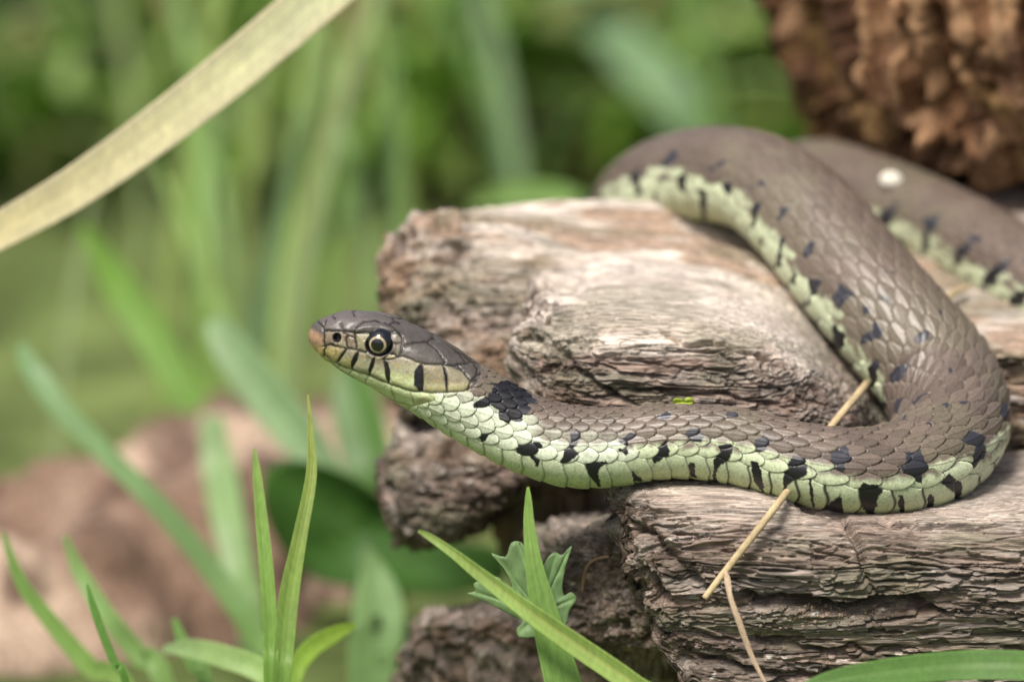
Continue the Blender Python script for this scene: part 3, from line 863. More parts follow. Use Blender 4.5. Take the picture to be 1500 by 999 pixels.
    seams = [[(120, 138), (148, 165), (150, 190), (148, 230), (158, 262), (150, 280), (148, 305)], [(148, 158), (160, 132)], [(192, 112), (202, 124)], [(290, 98), (298, 110)],
             [(150, 182), (200, 184), (238, 186), (300, 190)], [(230, 148), (236, 165), (240, 186)],
             [(300, 190), (308, 170), (330, 148), (345, 138), (400, 134), (450, 145), (485, 165), (502, 188)], [(470, 150), (490, 140), (520, 146)],
             [(305, 193), (360, 192), (420, 192), (475, 194), (502, 188)],
             [(300, 190), (302, 230), (308, 270), (330, 283), (358, 285)], [(258, 218), (266, 210), (296, 215), (303, 235)], [(258, 218), (257, 250), (265, 265), (305, 272)],
             [(240, 188), (262, 200), (258, 218)],
             [(150, 258), (180, 250), (215, 258), (258, 268), (305, 272), (330, 285), (358, 285)],
             [(258, 268), (240, 297), (215, 332)], [(315, 285), (310, 320), (286, 364)], [(398, 305), (388, 340), (370, 396)], [(443, 325), (460, 370), (466, 436)],
             [(626, 345), (633, 400), (628, 478)], [(728, 347), (750, 400), (748, 482)],
             [(440, 318), (475, 323), (502, 312), (530, 308), (580, 322), (626, 345), (735, 346), (785, 352), (802, 343), (838, 342)],
             [(440, 318), (468, 292), (498, 300), (502, 312)],
             [(486, 194), (512, 197), (530, 215), (533, 236), (515, 243), (488, 243)], [(533, 236), (526, 262), (520, 300), (504, 312)],
             [(500, 186), (530, 212)], [(532, 240), (545, 253), (592, 238), (655, 235), (668, 222), (716, 220)],
             [(655, 238), (700, 275), (742, 330), (735, 346)], [(716, 220), (780, 270), (830, 320), (838, 342)], [(716, 222), (780, 250), (850, 322), (872, 332)],
             [(800, 345), (845, 400), (864, 430), (850, 470)], [(838, 342), (872, 332), (897, 368), (890, 405), (862, 425)], [(897, 395), (925, 385)],
             [(862, 428), (890, 420), (915, 440), (910, 476), (860, 480)]]
    mouth = [(158, 302), (185, 330), (230, 350), (280, 370), (365, 398), (470, 440), (540, 465), (600, 478), (690, 486), (750, 484), (830, 477), (862, 462)]
    chin_s = [[(165, 325), (270, 392), (350, 442), (480, 515), (575, 546), (690, 520)], [(225, 350), (218, 364)], [(288, 372), (270, 390)], [(365, 400), (350, 442)],
              [(478, 455), (486, 492), (500, 520)], [(575, 482), (592, 540)], [(660, 487), (692, 518)], [(480, 515), (560, 580), (660, 640)], [(560, 552), (680, 590), (800, 600)]]
    dmin = np.full(len(hi_), 1e9)
    for s_ in seams:
        d_, _ = seg_dist(hx2, hy2, s_); dmin = np.minimum(dmin, d_)
    dch = np.full(len(hi_), 1e9)
    for s_ in chin_s:
        d_, _ = seg_dist(hx2, hy2, s_); dch = np.minimum(dch, d_)
    dmo, _ = seg_dist(hx2, hy2, mouth)
    H = head[hi_]
    CH = chin[hi_]
    rel = np.zeros(len(hi_))
    rel += np.where(H, -.16 * np.exp(-(dmin / 5.5) ** 2) + .16 * (1 - np.exp(-dmin / 22)), 0)
    rel += np.where(H | CH, -.06 * np.exp(-(dch / 5) ** 2), 0)
    rel += -.22 * np.exp(-(dmo / 6) ** 2) + .12 * np.exp(-((dmo - 22) / 16) ** 2)
    rel += (fbm(mm[hi_] / .5, 3, 241) - .5) * .05 + (fbm(mm[hi_] / 1.8, 2, 243) - .5) * .12
    # brow over the eye, canthus
    db, _ = seg_dist(hx, hy, [(300, 180), (350, 168), (420, 165), (480, 180), (505, 195)])
    rel += .42 * np.exp(-(db / 16) ** 2)
    db2, _ = seg_dist(hx, hy, [(160, 172), (230, 175), (300, 178)])
    rel += .12 * np.exp(-(db2 / 16) ** 2)
    ew = np.hypot((hx - 417) / 68, (hy - 250) / 58)
    rel += -1.5 * (1 - sstep(.72, 1.02, ew))
    rel += .16 * np.exp(-((ew - 1.12) / .10) ** 2) * (hy > 230)
    nw = np.hypot((hx - 212) / 22, (hy - 216) / 25)
    rel += -1.1 * (1 - sstep(.5, 1.05, nw)) + .08 * np.exp(-((nw - 1.35) / .3) ** 2)
    dl, _ = seg_dist(hx, hy, [(262, 240), (300, 245)])
    rel += -.12 * np.exp(-(dl / 18) ** 2)
    # head colours
    crown = np.array([.080, .071, .063])
    hc = np.broadcast_to(crown, (len(hi_), 3)) * (1 + .5 * (fbm(mm[hi_] / 2.2, 3, 250) - .5))[:, None]
    def paint(poly, c_, soft, k=1.0):
        nonlocal hc
        hc = mixc(hc, np.array(c_), soft_poly(hx2, hy2, poly, soft) * k)
    paint([(90, 80), (300, 70), (480, 140), (300, 185), (150, 180)], (.125, .108, .105), 30, .8)
    paint([(148, 185), (300, 190), (305, 270), (260, 268), (160, 255)], (.24, .19, .135), 8, .85)
    paint([(225, 225), (255, 215), (255, 262), (222, 258)], (.40, .35, .25), 6, .8)
    paint([(305, 195), (370, 195), (350, 282), (312, 270)], (.27, .25, .15), 10, .9)
    paint([(485, 200), (530, 210), (530, 240), (520, 300), (490, 300)], (.17, .15, .11), 6, .9)
    paint([(442, 318), (470, 294), (500, 302), (502, 312), (475, 322)], (.45, .40, .28), 4, 1)
    paint([(148, 258), (215, 258), (310, 272), (350, 285), (440, 320), (530, 308), (580, 322), (640, 346), (735, 346), (860, 425), (862, 482), (690, 490), (540, 468), (365, 400), (230, 352), (148, 310)],
          (.33, .325, .225), 5)
    paint([(148, 250), (258, 262), (310, 275), (440, 320), (530, 310), (600, 325), (600, 345), (400, 330), (250, 285), (148, 275)], (.235, .21, .155), 18, .9)
    paint([(150, 262), (215, 262), (235, 290), (210, 330), (165, 315)], (.50, .40, .16), 10, .8)
    paint([(240, 310), (290, 320), (280, 365), (225, 345)], (.44, .40, .17), 10, .7)
    paint([(380, 375), (470, 380), (600, 400), (590, 470), (470, 440)], (.47, .54, .29), 16, .9)
    paint([(632, 346), (735, 346), (840, 390), (866, 430), (862, 470), (640, 478)], (.21, .19, .125), 4, .95)
    paint([(640, 430), (740, 440), (850, 450), (850, 482), (650, 484)], (.36, .36, .20), 18, .7)
    paint([(160, 310), (230, 352), (365, 400), (470, 442), (600, 480), (692, 487), (692, 525), (560, 575), (330, 470), (150, 350)], (.50, .57, .32), 4)
    paint([(30, 190), (80, 170), (142, 205), (152, 250), (150, 310), (60, 300)], (.37, .235, .15), 16, .9)
    paint([(70, 240), (150, 262), (165, 330), (120, 320)], (.52, .40, .18), 10, .8)
    paint([(590, 530), (610, 510), (655, 500), (668, 515), (630, 532)], (.24, .14, .08), 12, .6)
    yfl = sstep(.56, .70, fbm(mm[hi_] / .32, 2, 252)) * soft_poly(hx2, hy2, [(150, 260), (310, 275), (600, 330), (860, 440), (860, 480), (600, 470), (365, 398), (160, 310)], 10)
    hc = mixc(hc, np.array([.34, .24, .06]), yfl * .5)
    mot = sstep(.50, .64, fbm(mm[hi_] / .8, 3, 254)) * soft_poly(hx2, hy2, [(150, 255), (310, 270), (530, 310), (860, 420), (860, 450), (620, 400), (380, 345), (170, 285)], 25)
    hc = mixc(hc, np.array([.17, .145, .10]), mot * .8)
    hblack = np.zeros(len(hi_))
    for poly in ([(258, 270), (262, 275), (230, 325), (212, 335), (232, 296)], [(300, 288), (320, 285), (308, 330), (285, 366), (282, 330)],
                 [(383, 318), (402, 305), (396, 345), (372, 402), (365, 370)], [(438, 328), (458, 328), (474, 375), (468, 438), (448, 400)],
                 [(590, 378), (612, 345), (630, 348), (634, 400), (632, 478), (610, 476), (588, 445)], [(725, 350), (738, 352), (752, 420), (748, 480), (740, 440)],
                 [(235, 95), (236, 94), (236, 95)]):
        hblack = np.maximum(hblack, soft_poly(hx2, hy2, poly, 3.0))
    hc = mixc(hc, BLK, hblack)
    hc = mixc(hc, np.array([.02, .016, .012]), np.exp(-(dmin / 4.8) ** 2) * .97)
    hc = mixc(hc, np.array([.16, .15, .07]), np.exp(-(dch / 4) ** 2) * .7)
    hc = mixc(hc, np.array([.05, .04, .02]), np.exp(-(dmo / 4) ** 2) * .8)
    hc = mixc(hc, BLK, 1 - sstep(.95, 1.06, ew))
    hc = mixc(hc, BLK, 1 - sstep(.8, 1.15, nw))
    cc = np.broadcast_to(np.array([.48, .56, .30]), (len(hi_), 3))
    cc = mixc(cc, np.array([.25, .26, .10]), np.exp(-(dch / 5) ** 2) * .5)
    col[hi_] = np.where(H[:, None], hc, np.where(CH[:, None], cc, col[hi_]))
    relief[hi_] = np.where(H | CH, rel, relief[hi_] * sstep(idx_u(598), idx_u(660), CI[hi_]))
    g3 = flat + nf * (relief * 1e-3)[:, None]
    verts = np.vstack([g3, g3[:n].mean(0), g3[-n:].mean(0)])
    fc = grid_faces(nr, n)
    jj = np.arange(n); jn = (jj + 1) % n; base = (nr - 1) * n
    tr = np.concatenate([np.stack([jn, jj, np.full(n, N)], 1), np.stack([base + jj, base + jn, np.full(n, N + 1)], 1)])
    # face winding outward
    f0 = fc[len(fc) // 2]
    nn = np.cross(g3[f0[1]] - g3[f0[0]], g3[f0[2]] - g3[f0[1]])
    if nn @ nf[f0[0]] < 0:
        fc = fc[:, ::-1]; tr = tr[:, ::-1]
    o = mesh_obj('grass_snake', verts, fc, M_snake, col=np.vstack([col, col[0], col[-1]]), tris=tr)
    tag(o, 'olive-brown snake with pale green black-barred belly looped over the log', 'snake')
    # ---- eyes
    ecu, ecv = 430 + 417 / 3.33, 430 + 248 / 3.33
    sel = np.nonzero((CI > 4) & (CI < 12))[0]
    for side in (0, 1):
        m = sel[(far[sel] == bool(side))]
        k = m[np.argmin(np.hypot(hu[m] - ecu, hv[m] - ecv))]
        ring = k // n
        latv = Lat[ring] * (-1 if side else 1)
        axis = latv * .98 - T[ring] * .10 + Dor[ring] * .05; axis /= np.linalg.norm(axis)
        Re = 21.0 * S
        ctr = flat[k] - latv * Re * .62
        e = empty('eye_tmp', (0, 0, 0)); bpy.data.objects.remove(e)
        def cap(name, rr, a0, a1, mat, par, na=28, nb=64):
            al = np.linspace(a0, a1, na)[:, None]; be = np.linspace(0, 2 * np.pi, nb, endpoint=False)[None]
            x_ = np.cross(axis, [0, 0, 1.]); x_ /= np.linalg.norm(x_); y_ = np.cross(x_, axis)
            p = ctr + rr * (np.cos(al)[..., None] * axis + np.sin(al)[..., None] * (np.cos(be)[..., None] * x_ + np.sin(be)[..., None] * y_))
            return mesh_obj(name, p.reshape(-1, 3), grid_faces(na, nb), mat, parent=par)
        eye = cap('eye', Re, 1e-3, np.pi - 1e-3, M_eye, o)
        cap('iris', Re * 1.008, R(25), R(37), M_iris, eye, 12)
        cap('pupil', Re * 1.012, 1e-3, R(27), M_pupil, eye, 12)
    return o
build_snake()

# ------------------------------------------------------------------ leaves and stalks
def blade_mesh(pts, widths, face=0.0, fold=0.25, col=(.2, .35, .08), col2=None, midrib=None, thick=0.00012, ns=10, seed=0, rough=0.0, edge=None):
    """closed, thin, folded leaf; pts (u,v,d) photo points, widths in px"""
    pts = np.asarray(pts, float)
    q = catmull(np.hstack([P(pts[:, 0], pts[:, 1], pts[:, 2]), (np.asarray(widths, float) * S * (DIST + pts[:, 2] * 1e-3) / DIST)[:, None]]), ns)
    C, w = q[:, :3], np.maximum(q[:, 3], 2e-5)
    T = np.gradient(C, axis=0); T /= np.linalg.norm(T, axis=1, keepdims=True)
    view = cl - C; view /= np.linalg.norm(view, axis=1, keepdims=True)
    side = np.cross(T, view); side /= np.linalg.norm(side, axis=1, keepdims=True)
    nor = np.cross(side, T)
    f = face if np.ndim(face) else np.full(len(C), face)
    s2 = np.cos(f)[:, None] * side + np.sin(f)[:, None] * nor
    n2 = -np.sin(f)[:, None] * side + np.cos(f)[:, None] * nor
    m = 27
    t = np.linspace(-1, 1, m)
    prof = np.abs(t) * fold
    a = C[:, None] + (w / 2)[:, None, None] * (t[None, :, None] * s2[:, None] + prof[None, :, None] * n2[:, None])
    th = thick * np.sqrt(np.clip(1 - t * t, 0.02, 1)) * (1 + 1.5 * np.exp(-(t / .12) ** 2))
    th = np.minimum(th[None, :], w[:, None] * .25)
    top = a + th[..., None] * n2[:, None] * .5
    bot = a - th[..., None] * n2[:, None] * .5
    g = np.concatenate([top, bot[:, ::-1]], 1)
    tt = np.concatenate([t, t[::-1]])
    fl = g.reshape(-1, 3)
    c1 = np.array(col); c2 = np.array(col2 if col2 is not None else col)
    along = np.repeat(np.linspace(0, 1, len(C))[:, None], 2 * m, 1).ravel()
    cc = c1 + (c2 - c1) * along[:, None]
    T2 = np.repeat(tt[None], len(C), 0).ravel()
    cc = cc * (1 + .13 * np.sin(T2 * 34 + seed) + .05 * np.sin(T2 * 11))[:, None]
    cc = mixc(cc, cc * 1.35, sstep(.90, .99, np.abs(T2)) * .7)
    cc = cc * (1 + .28 * (fbm(fl * 1000 / np.array([4, 4, 9]), 2, 300 + seed) - .5))[:, None]
    if midrib is not None:
        cc = mixc(cc, np.array(midrib), np.exp(-(T2 / .16) ** 2) * .8)
    if edge is not None:
        cc = mixc(cc, np.array(edge), sstep(.55, .95, np.abs(T2)) * .8)
    fc = grid_faces(len(C), 2 * m)
    return fl, fc, cc

def blade(name, label, pts, widths, mat=None, cat='grass', group=None, parent=None, **kw):
    v, f, c = blade_mesh(pts, widths, **kw)
    o = mesh_obj(name, v, f, mat or M_leaf, col=c, parent=parent)
    if parent is None:
        tag(o, label, cat, group)
    return o

GR = (.17, .33, .07); GR2 = (.30, .46, .12); BLUEG = (.20, .34, .15); PALEG = (.34, .46, .20); YEL = (.42, .46, .10)
# sharp blades in front of the log
blade('grass_shoot', 'upright bright green grass blade with a blunt tip before the lobed leaf',
      [(773.5, 713, -9), (774, 735, -9), (775, 770, -9), (782, 825, -9), (793, 880, -9), (808, 940, -9), (826, 1005, -9), (850, 1090, -9), (900, 1420, -6)],
      [4, 11, 17, 25, 38, 47, 54, 55, 20], col=GR2, col2=GR, face=.15, fold=.12, seed=1)
blade('grass_shoot', 'yellow-green grass blade leaning across the upright one, with pale midrib',
      [(613, 777, -13), (630, 786, -13), (665, 810, -14), (706, 842, -14), (777, 896, -15), (840, 940, -15), (930, 1002, -16), (1040, 1090, -18), (1150, 1450, -15)],
      [5, 11, 15, 21, 28, 33, 34, 34, 12], col=(.32, .46, .13), col2=(.36, .50, .13), midrib=(.48, .54, .18), face=-.3, fold=.35, seed=2)
blade('grass_shoot', 'broad dark green grass blade lying low against the lower slab',
      [(1120, 1045, -26), (1200, 1004, -24), (1290, 987, -22), (1400, 976, -20), (1500, 976, -20), (1600, 990, -20), (1720, 1060, -16), (1800, 1400, -8)],
      [10, 30, 42, 46, 46, 44, 40, 20], col=(.10, .22, .04), col2=(.11, .24, .045), midrib=(.14, .28, .06), face=.35, fold=.18, seed=3)
blade('grass_shoot', 'slender straight green blade next to the yellow-tipped one',
      [(373, 658, -14), (377, 700, -14), (385, 780, -14), (392, 860, -14), (396, 940, -14), (397, 1020, -14), (398, 1400, -6)],
      [4, 13, 19, 22, 22, 21, 14], col=GR2, col2=(.20, .38, .07), seed=4, fold=.4)
blade('grass_shoot', 'upright grass blade with yellow-brown upper half',
      [(451, 578, -8), (455, 640, -9), (455, 700, -10), (438, 790, -12), (423, 870, -13), (415, 950, -14), (411, 1030, -14), (408, 1400, -6)],
      [3, 10, 17, 22, 30, 30, 26, 14], col=(.34, .40, .10), col2=(.18, .36, .07), seed=5, fold=.3, face=.2)
blade('grass_shoot', 'short thin dark green blade rising before the low log',
      [(128, 855, -24), (136, 885, -24), (150, 925, -24), (170, 975, -24), (190, 1020, -24), (280, 1420, -10)], [3, 11, 13, 13, 12, 9], col=(.13, .28, .05), col2=(.14, .30, .06), seed=6)
# softer ones
blade('grass_shoot', 'pale straw-coloured dry leaf arching high above the snake head',
      [(-420, 1500, 70), (-330, 800, 62), (-220, 500, 58), (-90, 385, 56), (0, 338, 56), (110, 275, 56), (230, 190, 56), (350, 95, 56), (480, -15, 56), (640, -150, 56), (900, -330, 60)],
      [20, 40, 46, 50, 54, 62, 68, 72, 74, 70, 20], col=(.72, .58, .30), col2=(.70, .74, .50), edge=(.68, .62, .42), fold=.12, seed=7, ns=14)
SOFT = [
    ('green blade slanting left over the low log', [(4, 780, 48), (30, 850, 48), (70, 905, 48), (130, 975, 48), (200, 1050, 48), (330, 1600, 40)], [6, 18, 24, 28, 28, 14], GR, GR2),
    ('long blue-green blade bent at its tip above the low log', [(30, 505, 95), (50, 545, 92), (90, 600, 90), (165, 675, 88), (240, 750, 86), (310, 835, 84), (372, 925, 82), (440, 1040, 82), (560, 1500, 90)], [14, 34, 34, 30, 32, 34, 34, 30, 16], BLUEG, GR),
    ('wide pale blue-green leaf hanging below the snake chin', [(310, 470, 118), (345, 520, 116), (400, 590, 114), (450, 650, 112), (500, 712, 110), (530, 780, 110), (560, 1500, 118)], [30, 58, 66, 60, 26, 10, 10], (.28, .42, .21), (.24, .40, .17)),
    ('tall bright yellow-green blade leaning left behind the low log', [(120, 330, 150), (175, 420, 150), (235, 510, 148), (280, 600, 146), (300, 690, 145), (320, 900, 150), (330, 1500, 160)], [14, 46, 52, 46, 40, 36, 20], (.20, .38, .06), (.19, .36, .07)),
    ('straight tall olive blade standing behind the low log', [(285, 60, 180), (290, 250, 176), (296, 400, 172), (300, 560, 170), (304, 720, 170), (310, 1400, 180)], [16, 34, 36, 38, 36, 20], (.24, .40, .10), (.26, .42, .09)),
    ('pale grey-green blade curving up from the low log', [(310, 610, 120), (320, 680, 118), (335, 760, 112), (352, 840, 108), (372, 930, 104), (400, 1400, 110)], [34, 48, 50, 46, 42, 20], (.30, .45, .20), (.25, .40, .14)),
    ('short pale leaf lying sideways behind the slender blade', [(240, 950, 42), (280, 950, 40), (330, 962, 36), (385, 985, 34), (430, 1040, 30), (440, 1500, 30)], [10, 28, 34, 34, 26, 14], (.34, .48, .22), (.30, .48, .10)),
    ('short yellow-green leaf turned right beside the yellow-tipped blade', [(520, 915, 34), (490, 928, 33), (455, 950, 32), (430, 990, 30), (420, 1080, 30), (420, 1500, 30)], [8, 24, 28, 26, 22, 12], (.30, .46, .06), (.28, .46, .08)),
    ('faint green blade leaning over the end of the low log', [(95, 785, 60), (118, 840, 60), (160, 905, 58), (205, 960, 58), (250, 1030, 56), (400, 1600, 60)], [8, 22, 28, 30, 30, 14], (.26, .42, .14), (.24, .40, .12)),
    ('thin green blade in front of the sideways pale leaf', [(255, 905, 45), (268, 940, 45), (285, 975, 45), (305, 1020, 45), (380, 1500, 45)], [8, 18, 22, 22, 12], (.20, .36, .10), (.20, .36, .10)),
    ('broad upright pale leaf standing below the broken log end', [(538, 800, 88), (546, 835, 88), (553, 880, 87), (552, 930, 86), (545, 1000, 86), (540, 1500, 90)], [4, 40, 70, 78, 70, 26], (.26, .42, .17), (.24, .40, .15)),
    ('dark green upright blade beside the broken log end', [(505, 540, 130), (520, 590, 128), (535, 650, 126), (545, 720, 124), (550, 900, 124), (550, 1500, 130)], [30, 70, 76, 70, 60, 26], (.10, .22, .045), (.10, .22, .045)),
    ('soft green blade leaning right high behind the log', [(720, -60, 420), (800, 60, 410), (880, 160, 400), (960, 260, 400), (1060, 420, 400), (1180, 900, 420)], [40, 70, 80, 80, 70, 40], (.26, .42, .15), (.24, .40, .13)),
    ('grey-green blade leaning right beside the rotten trunk', [(820, -60, 330), (900, 50, 320), (980, 140, 310), (1060, 240, 310), (1150, 420, 310), (1240, 900, 330)], [40, 66, 70, 66, 60, 40], (.22, .36, .18), (.20, .34, .16)),
    ('short bright leaf peeping over the log top', [(690, 300, 150), (740, 285, 146), (800, 285, 144), (850, 300, 142), (900, 360, 150), (930, 900, 180)], [16, 34, 40, 36, 30, 20], (.30, .48, .15), (.28, .46, .14)),
]
for k, (lb, pts, w, c1, c2) in enumerate(SOFT):
    pts = [(a_, b_, c_ * 1.35) for a_, b_, c_ in pts]
    blade('grass_shoot', lb, pts, w, col=c1, col2=c2, seed=10 + k, fold=.2, face=.2 * math.sin(k * 2.1), group='single grass blades round the log')

r6 = np.random.default_rng(21)
for k in range(26):                                  # thin soft blades standing in the near meadow
    u0 = r6.uniform(-60, 620) if k < 18 else r6.uniform(620, 1120)
    d0 = r6.uniform(190, 420) if k < 18 else r6.uniform(330, 560)
    vb = 499.5 + ((.100 - d0 * 1e-3 * math.sin(ELEV)) / math.cos(ELEV)) / (S * (DIST + d0 * 1e-3) / DIST)      # its foot on the ground
    ln = r6.uniform(-260, 260); ht = r6.uniform(380, 900)
    w0 = r6.uniform(14, 30)
    c0 = np.array([.24, .40, .12]) * r6.uniform(.75, 1.25) * np.array([r6.uniform(.8, 1.3), 1, r6.uniform(.7, 1.6)])
    blade('grass_shoot', 'thin soft-focus grass blade standing in the meadow behind the logs',
          [(u0 + ln * t_ ** 1.7, vb - ht * t_, d0 + 20 * t_) for t_ in (1, .9, .7, .45, .2, 0)], [3, w0 * .5, w0 * .9, w0, w0, w0 * .7],
          col=c0, col2=c0 * .9, seed=50 + k, fold=.2, face=r6.uniform(-.5, .5), group='thin blades in the near meadow')

# broad dark leaf below the head
def lobed_leaf(name, label, outline, centre, d0, cup, col, veins, n_r=14, cat='leaf', petiole=None, parent=None, dense=3):
    ol = np.array(outline, float)
    ol = catmull(ol, dense, closed=True)
    c = np.array(centre, float)
    m = len(ol)
    rr = np.linspace(0.0, 1, n_r)
    u = c[0] + (ol[None, :, 0] - c[0]) * rr[:, None]; v = c[1] + (ol[None, :, 1] - c[1]) * rr[:, None]
    rad = np.hypot(ol[:, 0] - c[0], ol[:, 1] - c[1])
    ang = np.arctan2(ol[:, 1] - c[1], ol[:, 0] - c[0])
    d = d0 + cup * (rr[:, None] ** 2) * np.cos(ang * 2 + .6)[None] + .15 * np.sin(ang * 5)[None] * rr[:, None]
    dv = np.full(u.size, 1e9)
    for vn_ in veins:
        dd, _ = seg_dist(u.ravel(), v.ravel(), vn_); dv = np.minimum(dv, dd)
    d = d.ravel() + .35 * np.exp(-(dv / 2.0) ** 2) + (fbm(np.stack([u.ravel() / 9, v.ravel() / 9, np.zeros(u.size)], 1), 3, 320) - .5) * .35
    top = P(u.ravel(), v.ravel(), d - .06); bot = P(u.ravel(), v.ravel(), d + .06)
    nt_ = len(top)
    fc = grid_faces(n_r, m)
    verts = np.vstack([top, bot])
    fb = (fc + nt_)[:, ::-1]
    r0 = (n_r - 1) * m
    j = np.arange(m); jn = (j + 1) % m
    rimf = np.stack([r0 + j, r0 + jn, nt_ + r0 + jn, nt_ + r0 + j], 1)
    cc = np.array(col) * (1 + .6 * (fbm(np.stack([u.ravel() / 14, v.ravel() / 14, np.ones(u.size)], 1), 3, 330) - .5))[:, None]
    cc = mixc(cc, np.array(col) * 1.6, np.exp(-(dv / 1.6) ** 2) * .7)
    o = mesh_obj(name, verts, np.vstack([fc, fb, rimf]), M_leaf, col=np.vstack([cc, cc]), parent=parent)
    if parent is None: tag(o, label, cat)
    return o
zl = lambda p: zm(p, 560, 660, 2.95)
leaf = empty('lobed_leaf', tuple(P(790, 900, -2)))
tag(leaf, 'small toothed lobed green leaf behind the crossing grass blades', 'leaf')
lo = zl([(365, 615), (402, 606), (394, 575), (430, 560), (468, 588), (474, 545), (512, 552), (548, 592), (560, 575), (520, 500), (470, 442), (532, 458), (556, 398), (598, 394), (630, 440),
         (660, 470), (692, 500), (716, 460), (745, 438), (778, 450), (800, 425), (820, 412), (805, 460), (790, 510), (778, 590), (790, 630), (812, 610), (832, 622), (838, 645),
         (808, 690), (800, 735), (772, 775), (730, 790), (690, 800), (650, 806), (592, 806), (580, 770), (604, 738), (560, 712), (500, 680), (450, 652), (402, 632)])
vn = [zl([(680, 700), p]) for p in [(400, 610), (500, 470), (590, 410), (750, 450), (800, 440), (830, 640), (600, 780)]]
lm = lobed_leaf('leaf_plate', None, lo, zl([(680, 690)])[0], -3.0, .6, (.20, .32, .13), vn, parent=None)
del lm['category']
parent_keep(lm, leaf)
def tube(name, pts, rads, mat, col, parent=None, n_t=12, ns=10, seed=0):
    pts = np.asarray(pts, float)
    q = catmull(np.hstack([P(pts[:, 0], pts[:, 1], pts[:, 2]), (np.asarray(rads, float) * S)[:, None]]), ns)
    C, r = q[:, :3], np.maximum(q[:, 3], 1e-6)
    T = np.gradient(C, axis=0); T /= np.linalg.norm(T, axis=1, keepdims=True)
    a = np.cross(T, np.cross(T, FWD)); a /= np.linalg.norm(a, axis=1, keepdims=True); b = np.cross(T, a)
    th = np.linspace(0, 2 * np.pi, n_t, endpoint=False)
    g = C[:, None] + r[:, None, None] * (np.cos(th)[None, :, None] * a[:, None] + np.sin(th)[None, :, None] * b[:, None])
    fl = g.reshape(-1, 3)
    cc = np.array(col) * (1 + .5 * (fbm(fl * 1000 / 2.5, 3, 340 + seed) - .5))[:, None]
    stripe = np.repeat((1 + .14 * np.sin(th * 5))[None], len(C), 0).ravel()
    cc = cc * stripe[:, None]
    verts = np.vstack([fl, C[0], C[-1]]); N0 = len(fl)
    j = np.arange(n_t); jn = (j + 1) % n_t; base = (len(C) - 1) * n_t
    tr = np.concatenate([np.stack([jn, j, np.full(n_t, N0)], 1), np.stack([base + j, base + jn, np.full(n_t, N0 + 1)], 1)])
    return mesh_obj(name, verts, grid_faces(len(C), n_t), mat, col=np.vstack([cc, cc[:1], cc[-1:]]), tris=tr, parent=parent)
o = tube('petiole', [(790, 892, -2.5), (800, 960, -1), (806, 1040, 2), (815, 1420, 10)], [3, 3, 3.5, 4], M_leaf, (.2, .32, .1)); parent_keep(o, leaf)
broad = empty('broad_leaf', tuple(P(560, 860, 138)))
tag(broad, 'broad dark green leaf in the shade under the log end', 'leaf')
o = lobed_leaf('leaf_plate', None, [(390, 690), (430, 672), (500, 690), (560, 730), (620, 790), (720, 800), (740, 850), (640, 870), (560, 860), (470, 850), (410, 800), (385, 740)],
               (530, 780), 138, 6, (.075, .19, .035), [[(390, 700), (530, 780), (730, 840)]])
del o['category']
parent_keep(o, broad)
o = tube('petiole', [(735, 836, 136), (700, 890, 138), (690, 980, 142), (700, 1100, 150)], [4, 4, 4.5, 5], M_leaf, (.12, .22, .06)); parent_keep(o, broad)

# dry stalk under the snake
stalk = empty('dry_stalk', tuple(P(1033, 873, -9)))
tag(stalk, 'straw-coloured dry grass stalk running up the log under the snake', 'stalk')
o = tube('stem', [(1032, 876, -10), (1065, 833, -10), (1140, 737, -8.5), (1178, 686, 8), (1216, 627, 15), (1258, 576, 22), (1275, 556, 33), (1310, 520, 49), (1378, 443, 51), (1416, 421, 58)],
         [4.6, 5.2, 5.4, 5.4, 5.6, 5.8, 5.8, 5.6, 6, 5], M_straw, (.46, .36, .21), ns=14); parent_keep(o, stalk)
v, f, c = blade_mesh([(1064, 836, -11), (1066, 850, -12), (1070, 875, -13), (1082, 910, -13), (1098, 955, -12), (1112, 985, -12), (1128, 1015, -12)], [3, 9, 7, 9, 8, 7, 6], face=np.linspace(-.4, .9, 61), fold=.5,
                      col=(.42, .32, .22), seed=40)
o = mesh_obj('sheath', v, f, M_straw, col=c); parent_keep(o, stalk)
o = tube('dry_tendril', [(853, 866, 17), (856, 842, 15), (863, 826, 13), (876, 818, 11), (892, 815, 10)], [1.8, 2.0, 2.0, 1.8, 1.4], M_straw, (.22, .14, .085), seed=2)
tag(o, 'thin curled brown tendril on the broken wedge of the log', 'tendril')
# bits
o = lobed_leaf('leaf_scrap', 'tiny yellow-green leaf scrap lying on the front strand of the snake', [(985, 588), (988, 583.5), (995, 583), (1001, 585), (1006, 581.5), (1012, 582), (1017, 587), (1013, 592), (1000, 594), (989, 593)],
               (1001, 588), -.5, .2, (.36, .46, .06), [[(988, 590), (1014, 589)]], n_r=6)
def pebble(name, label, u, v, d, ru, rv, col, cat, seed):
    n1, n2 = 20, 32
    al = np.linspace(1e-3, np.pi - 1e-3, n1)[:, None]; be = np.linspace(0, 2 * np.pi, n2, endpoint=False)[None]
    k = 1 + .0 * al
    x = np.sin(al) * np.cos(be); y = np.sin(al) * np.sin(be); z = np.cos(al) * np.ones_like(be)
    dirs = np.stack([x, y, z], -1).reshape(-1, 3)
    bump = 1 + .35 * (fbm(dirs * 1.7 + seed, 3, 350) - .5)
    c0 = P(u, v, d)
    p = c0 + (dirs * bump[:, None]) @ np.array([RIGHT * ru * S, UPV * rv * S, FWD * ru * .3 * S])
    cc = np.array(col) * (1 + .3 * (fbm(dirs * 3 + seed, 2, 352) - .5))[:, None]
    o = mesh_obj(name, p, grid_faces(n1, n2), M_straw, col=cc)
    tag(o, label, cat)
    return o
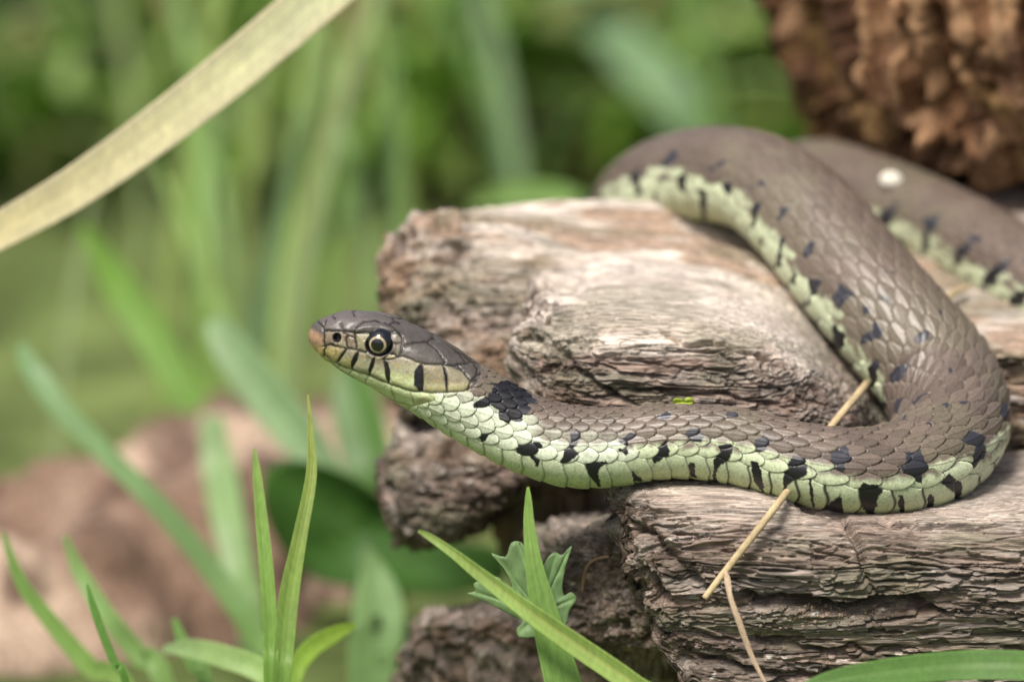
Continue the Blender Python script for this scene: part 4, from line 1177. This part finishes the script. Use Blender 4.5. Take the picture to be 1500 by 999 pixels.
pebble('white_petal', 'small round white petal stuck on the rearmost strand of the snake', 1305, 263, 81.5, 17, 12, (.70, .68, .58), 'petal', 3)

# ------------------------------------------------------------------ grass of the meadow behind
def meadow():
    n = 14500
    V, Fc, Cc = [], [], []
    base = 0
    m = 7
    t = np.linspace(0, 1, m)
    r2 = np.random.default_rng(5)
    pal = np.array([[.20, .38, .07], [.25, .42, .11], [.30, .46, .18], [.16, .32, .06], [.38, .46, .20], [.42, .38, .22], [.24, .38, .19], [.13, .26, .05]])
    pal = pal * np.array([1.08, 1.0, .85])
    wts = np.array([.22, .20, .14, .14, .10, .05, .08, .07]); wts /= wts.sum()
    for k in range(n):
        Y = .42 + 2.9 * r2.random() ** 1.25
        half = .14 + .10 * Y
        wide = k >= 9000
        X = r2.uniform(-half * 3.2, half * 3.2) if wide else r2.uniform(-half * 1.25, half * 1.25)
        if wide and abs(X) < half * 1.2: Y, X = r2.uniform(.0, .30), r2.uniform(-.40, -.19)
        if Y < .30 and -.03 < X < .30:
            continue
        if Y < .30 and X > -.13 and not (k >= 9000 and X > .30): continue
        clump = vnoise(np.array([[X * 9, Y * 7, 3.3]]), 400)[0]
        h = (.03 + .09 * r2.random() ** 1.5) * (.6 + .8 * clump)
        h *= .35 + .85 * sstep(.25, .70, Y)
        if X > .02: h *= .75
        az = r2.uniform(0, 2 * np.pi); lean = r2.uniform(.4, 1.5) * h
        w = r2.uniform(.005, .014)
        dx, dy = math.cos(az) * lean, math.sin(az) * lean
        px = X + dx * t ** 1.8; py = Y + dy * t ** 1.8; pz = h * (t - .28 * t ** 2.5 * (lean / h))
        fa = r2.uniform(0, np.pi)
        ww = w * np.sqrt(np.clip(1 - t ** 2.2, 0, 1)) * .5 + 1e-5
        sx, sy = math.cos(fa) * ww, math.sin(fa) * ww
        a = np.stack([px - sx, py - sy, pz], 1); b = np.stack([px + sx, py + sy, pz], 1)
        mid = np.stack([px - math.sin(fa) * ww * .35, py + math.cos(fa) * ww * .35, pz], 1)
        V.append(np.stack([a, mid, b], 1).reshape(-1, 3))
        Fc.append(grid_faces(m, 3, True) + base)
        base += 3 * m
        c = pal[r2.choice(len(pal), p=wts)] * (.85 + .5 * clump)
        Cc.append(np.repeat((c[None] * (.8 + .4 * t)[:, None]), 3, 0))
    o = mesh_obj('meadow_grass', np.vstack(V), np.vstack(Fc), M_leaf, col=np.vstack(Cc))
    tag(o, 'soft green meadow grass growing behind the logs', 'grass', kind='stuff')
meadow()

# ------------------------------------------------------------------ crumbs of rotten wood in the crack of the lower slab
def crumbs():
    r3 = np.random.default_rng(9)
    dg = bpy.context.evaluated_depsgraph_get()
    V, Fc, Cc = [], [], []
    al = np.linspace(.05, np.pi - .05, 6)[:, None]; be = np.linspace(0, 2 * np.pi, 8, endpoint=False)[None]
    dirs = np.stack([np.sin(al) * np.cos(be), np.sin(al) * np.sin(be), np.cos(al) * np.ones_like(be)], -1).reshape(-1, 3)
    f = grid_faces(6, 8); base = 0
    for k in range(420):
        if k < 260:
            u, v = r3.normal(1200, 55), r3.normal(900, 9)
        else:
            u, v = r3.uniform(930, 1500), r3.uniform(760, 990)
        o = P(u, v, 0); dr = o - cl; dr /= np.linalg.norm(dr)
        hit, loc, nrm, _, ob, _ = scene.ray_cast(dg, Vector(cl), Vector(dr))
        if not hit or ob.name != 'lower_slab': continue
        r = r3.uniform(1.2, 3.6) * S * (1 if k < 260 else .7)
        p = np.array(loc) + np.array(nrm) * r * .4 + dirs * r * (1 + .7 * (vnoise(dirs * 1.5 + k * 3.1, 7) - .5))[:, None] * r3.uniform(.6, 1.2, 3)
        V.append(p); Fc.append(f + base); base += len(dirs)
        c = np.array([.19, .145, .11]) * r3.uniform(.5, 1.5)
        Cc.append(np.repeat(c[None], len(dirs), 0))
    o = mesh_obj('wood_crumbs', np.vstack(V), np.vstack(Fc), M_rot, col=np.vstack(Cc))
    o['kind'] = 'stuff'
    parent_keep(o, log)
bpy.context.view_layer.update()
crumbs()
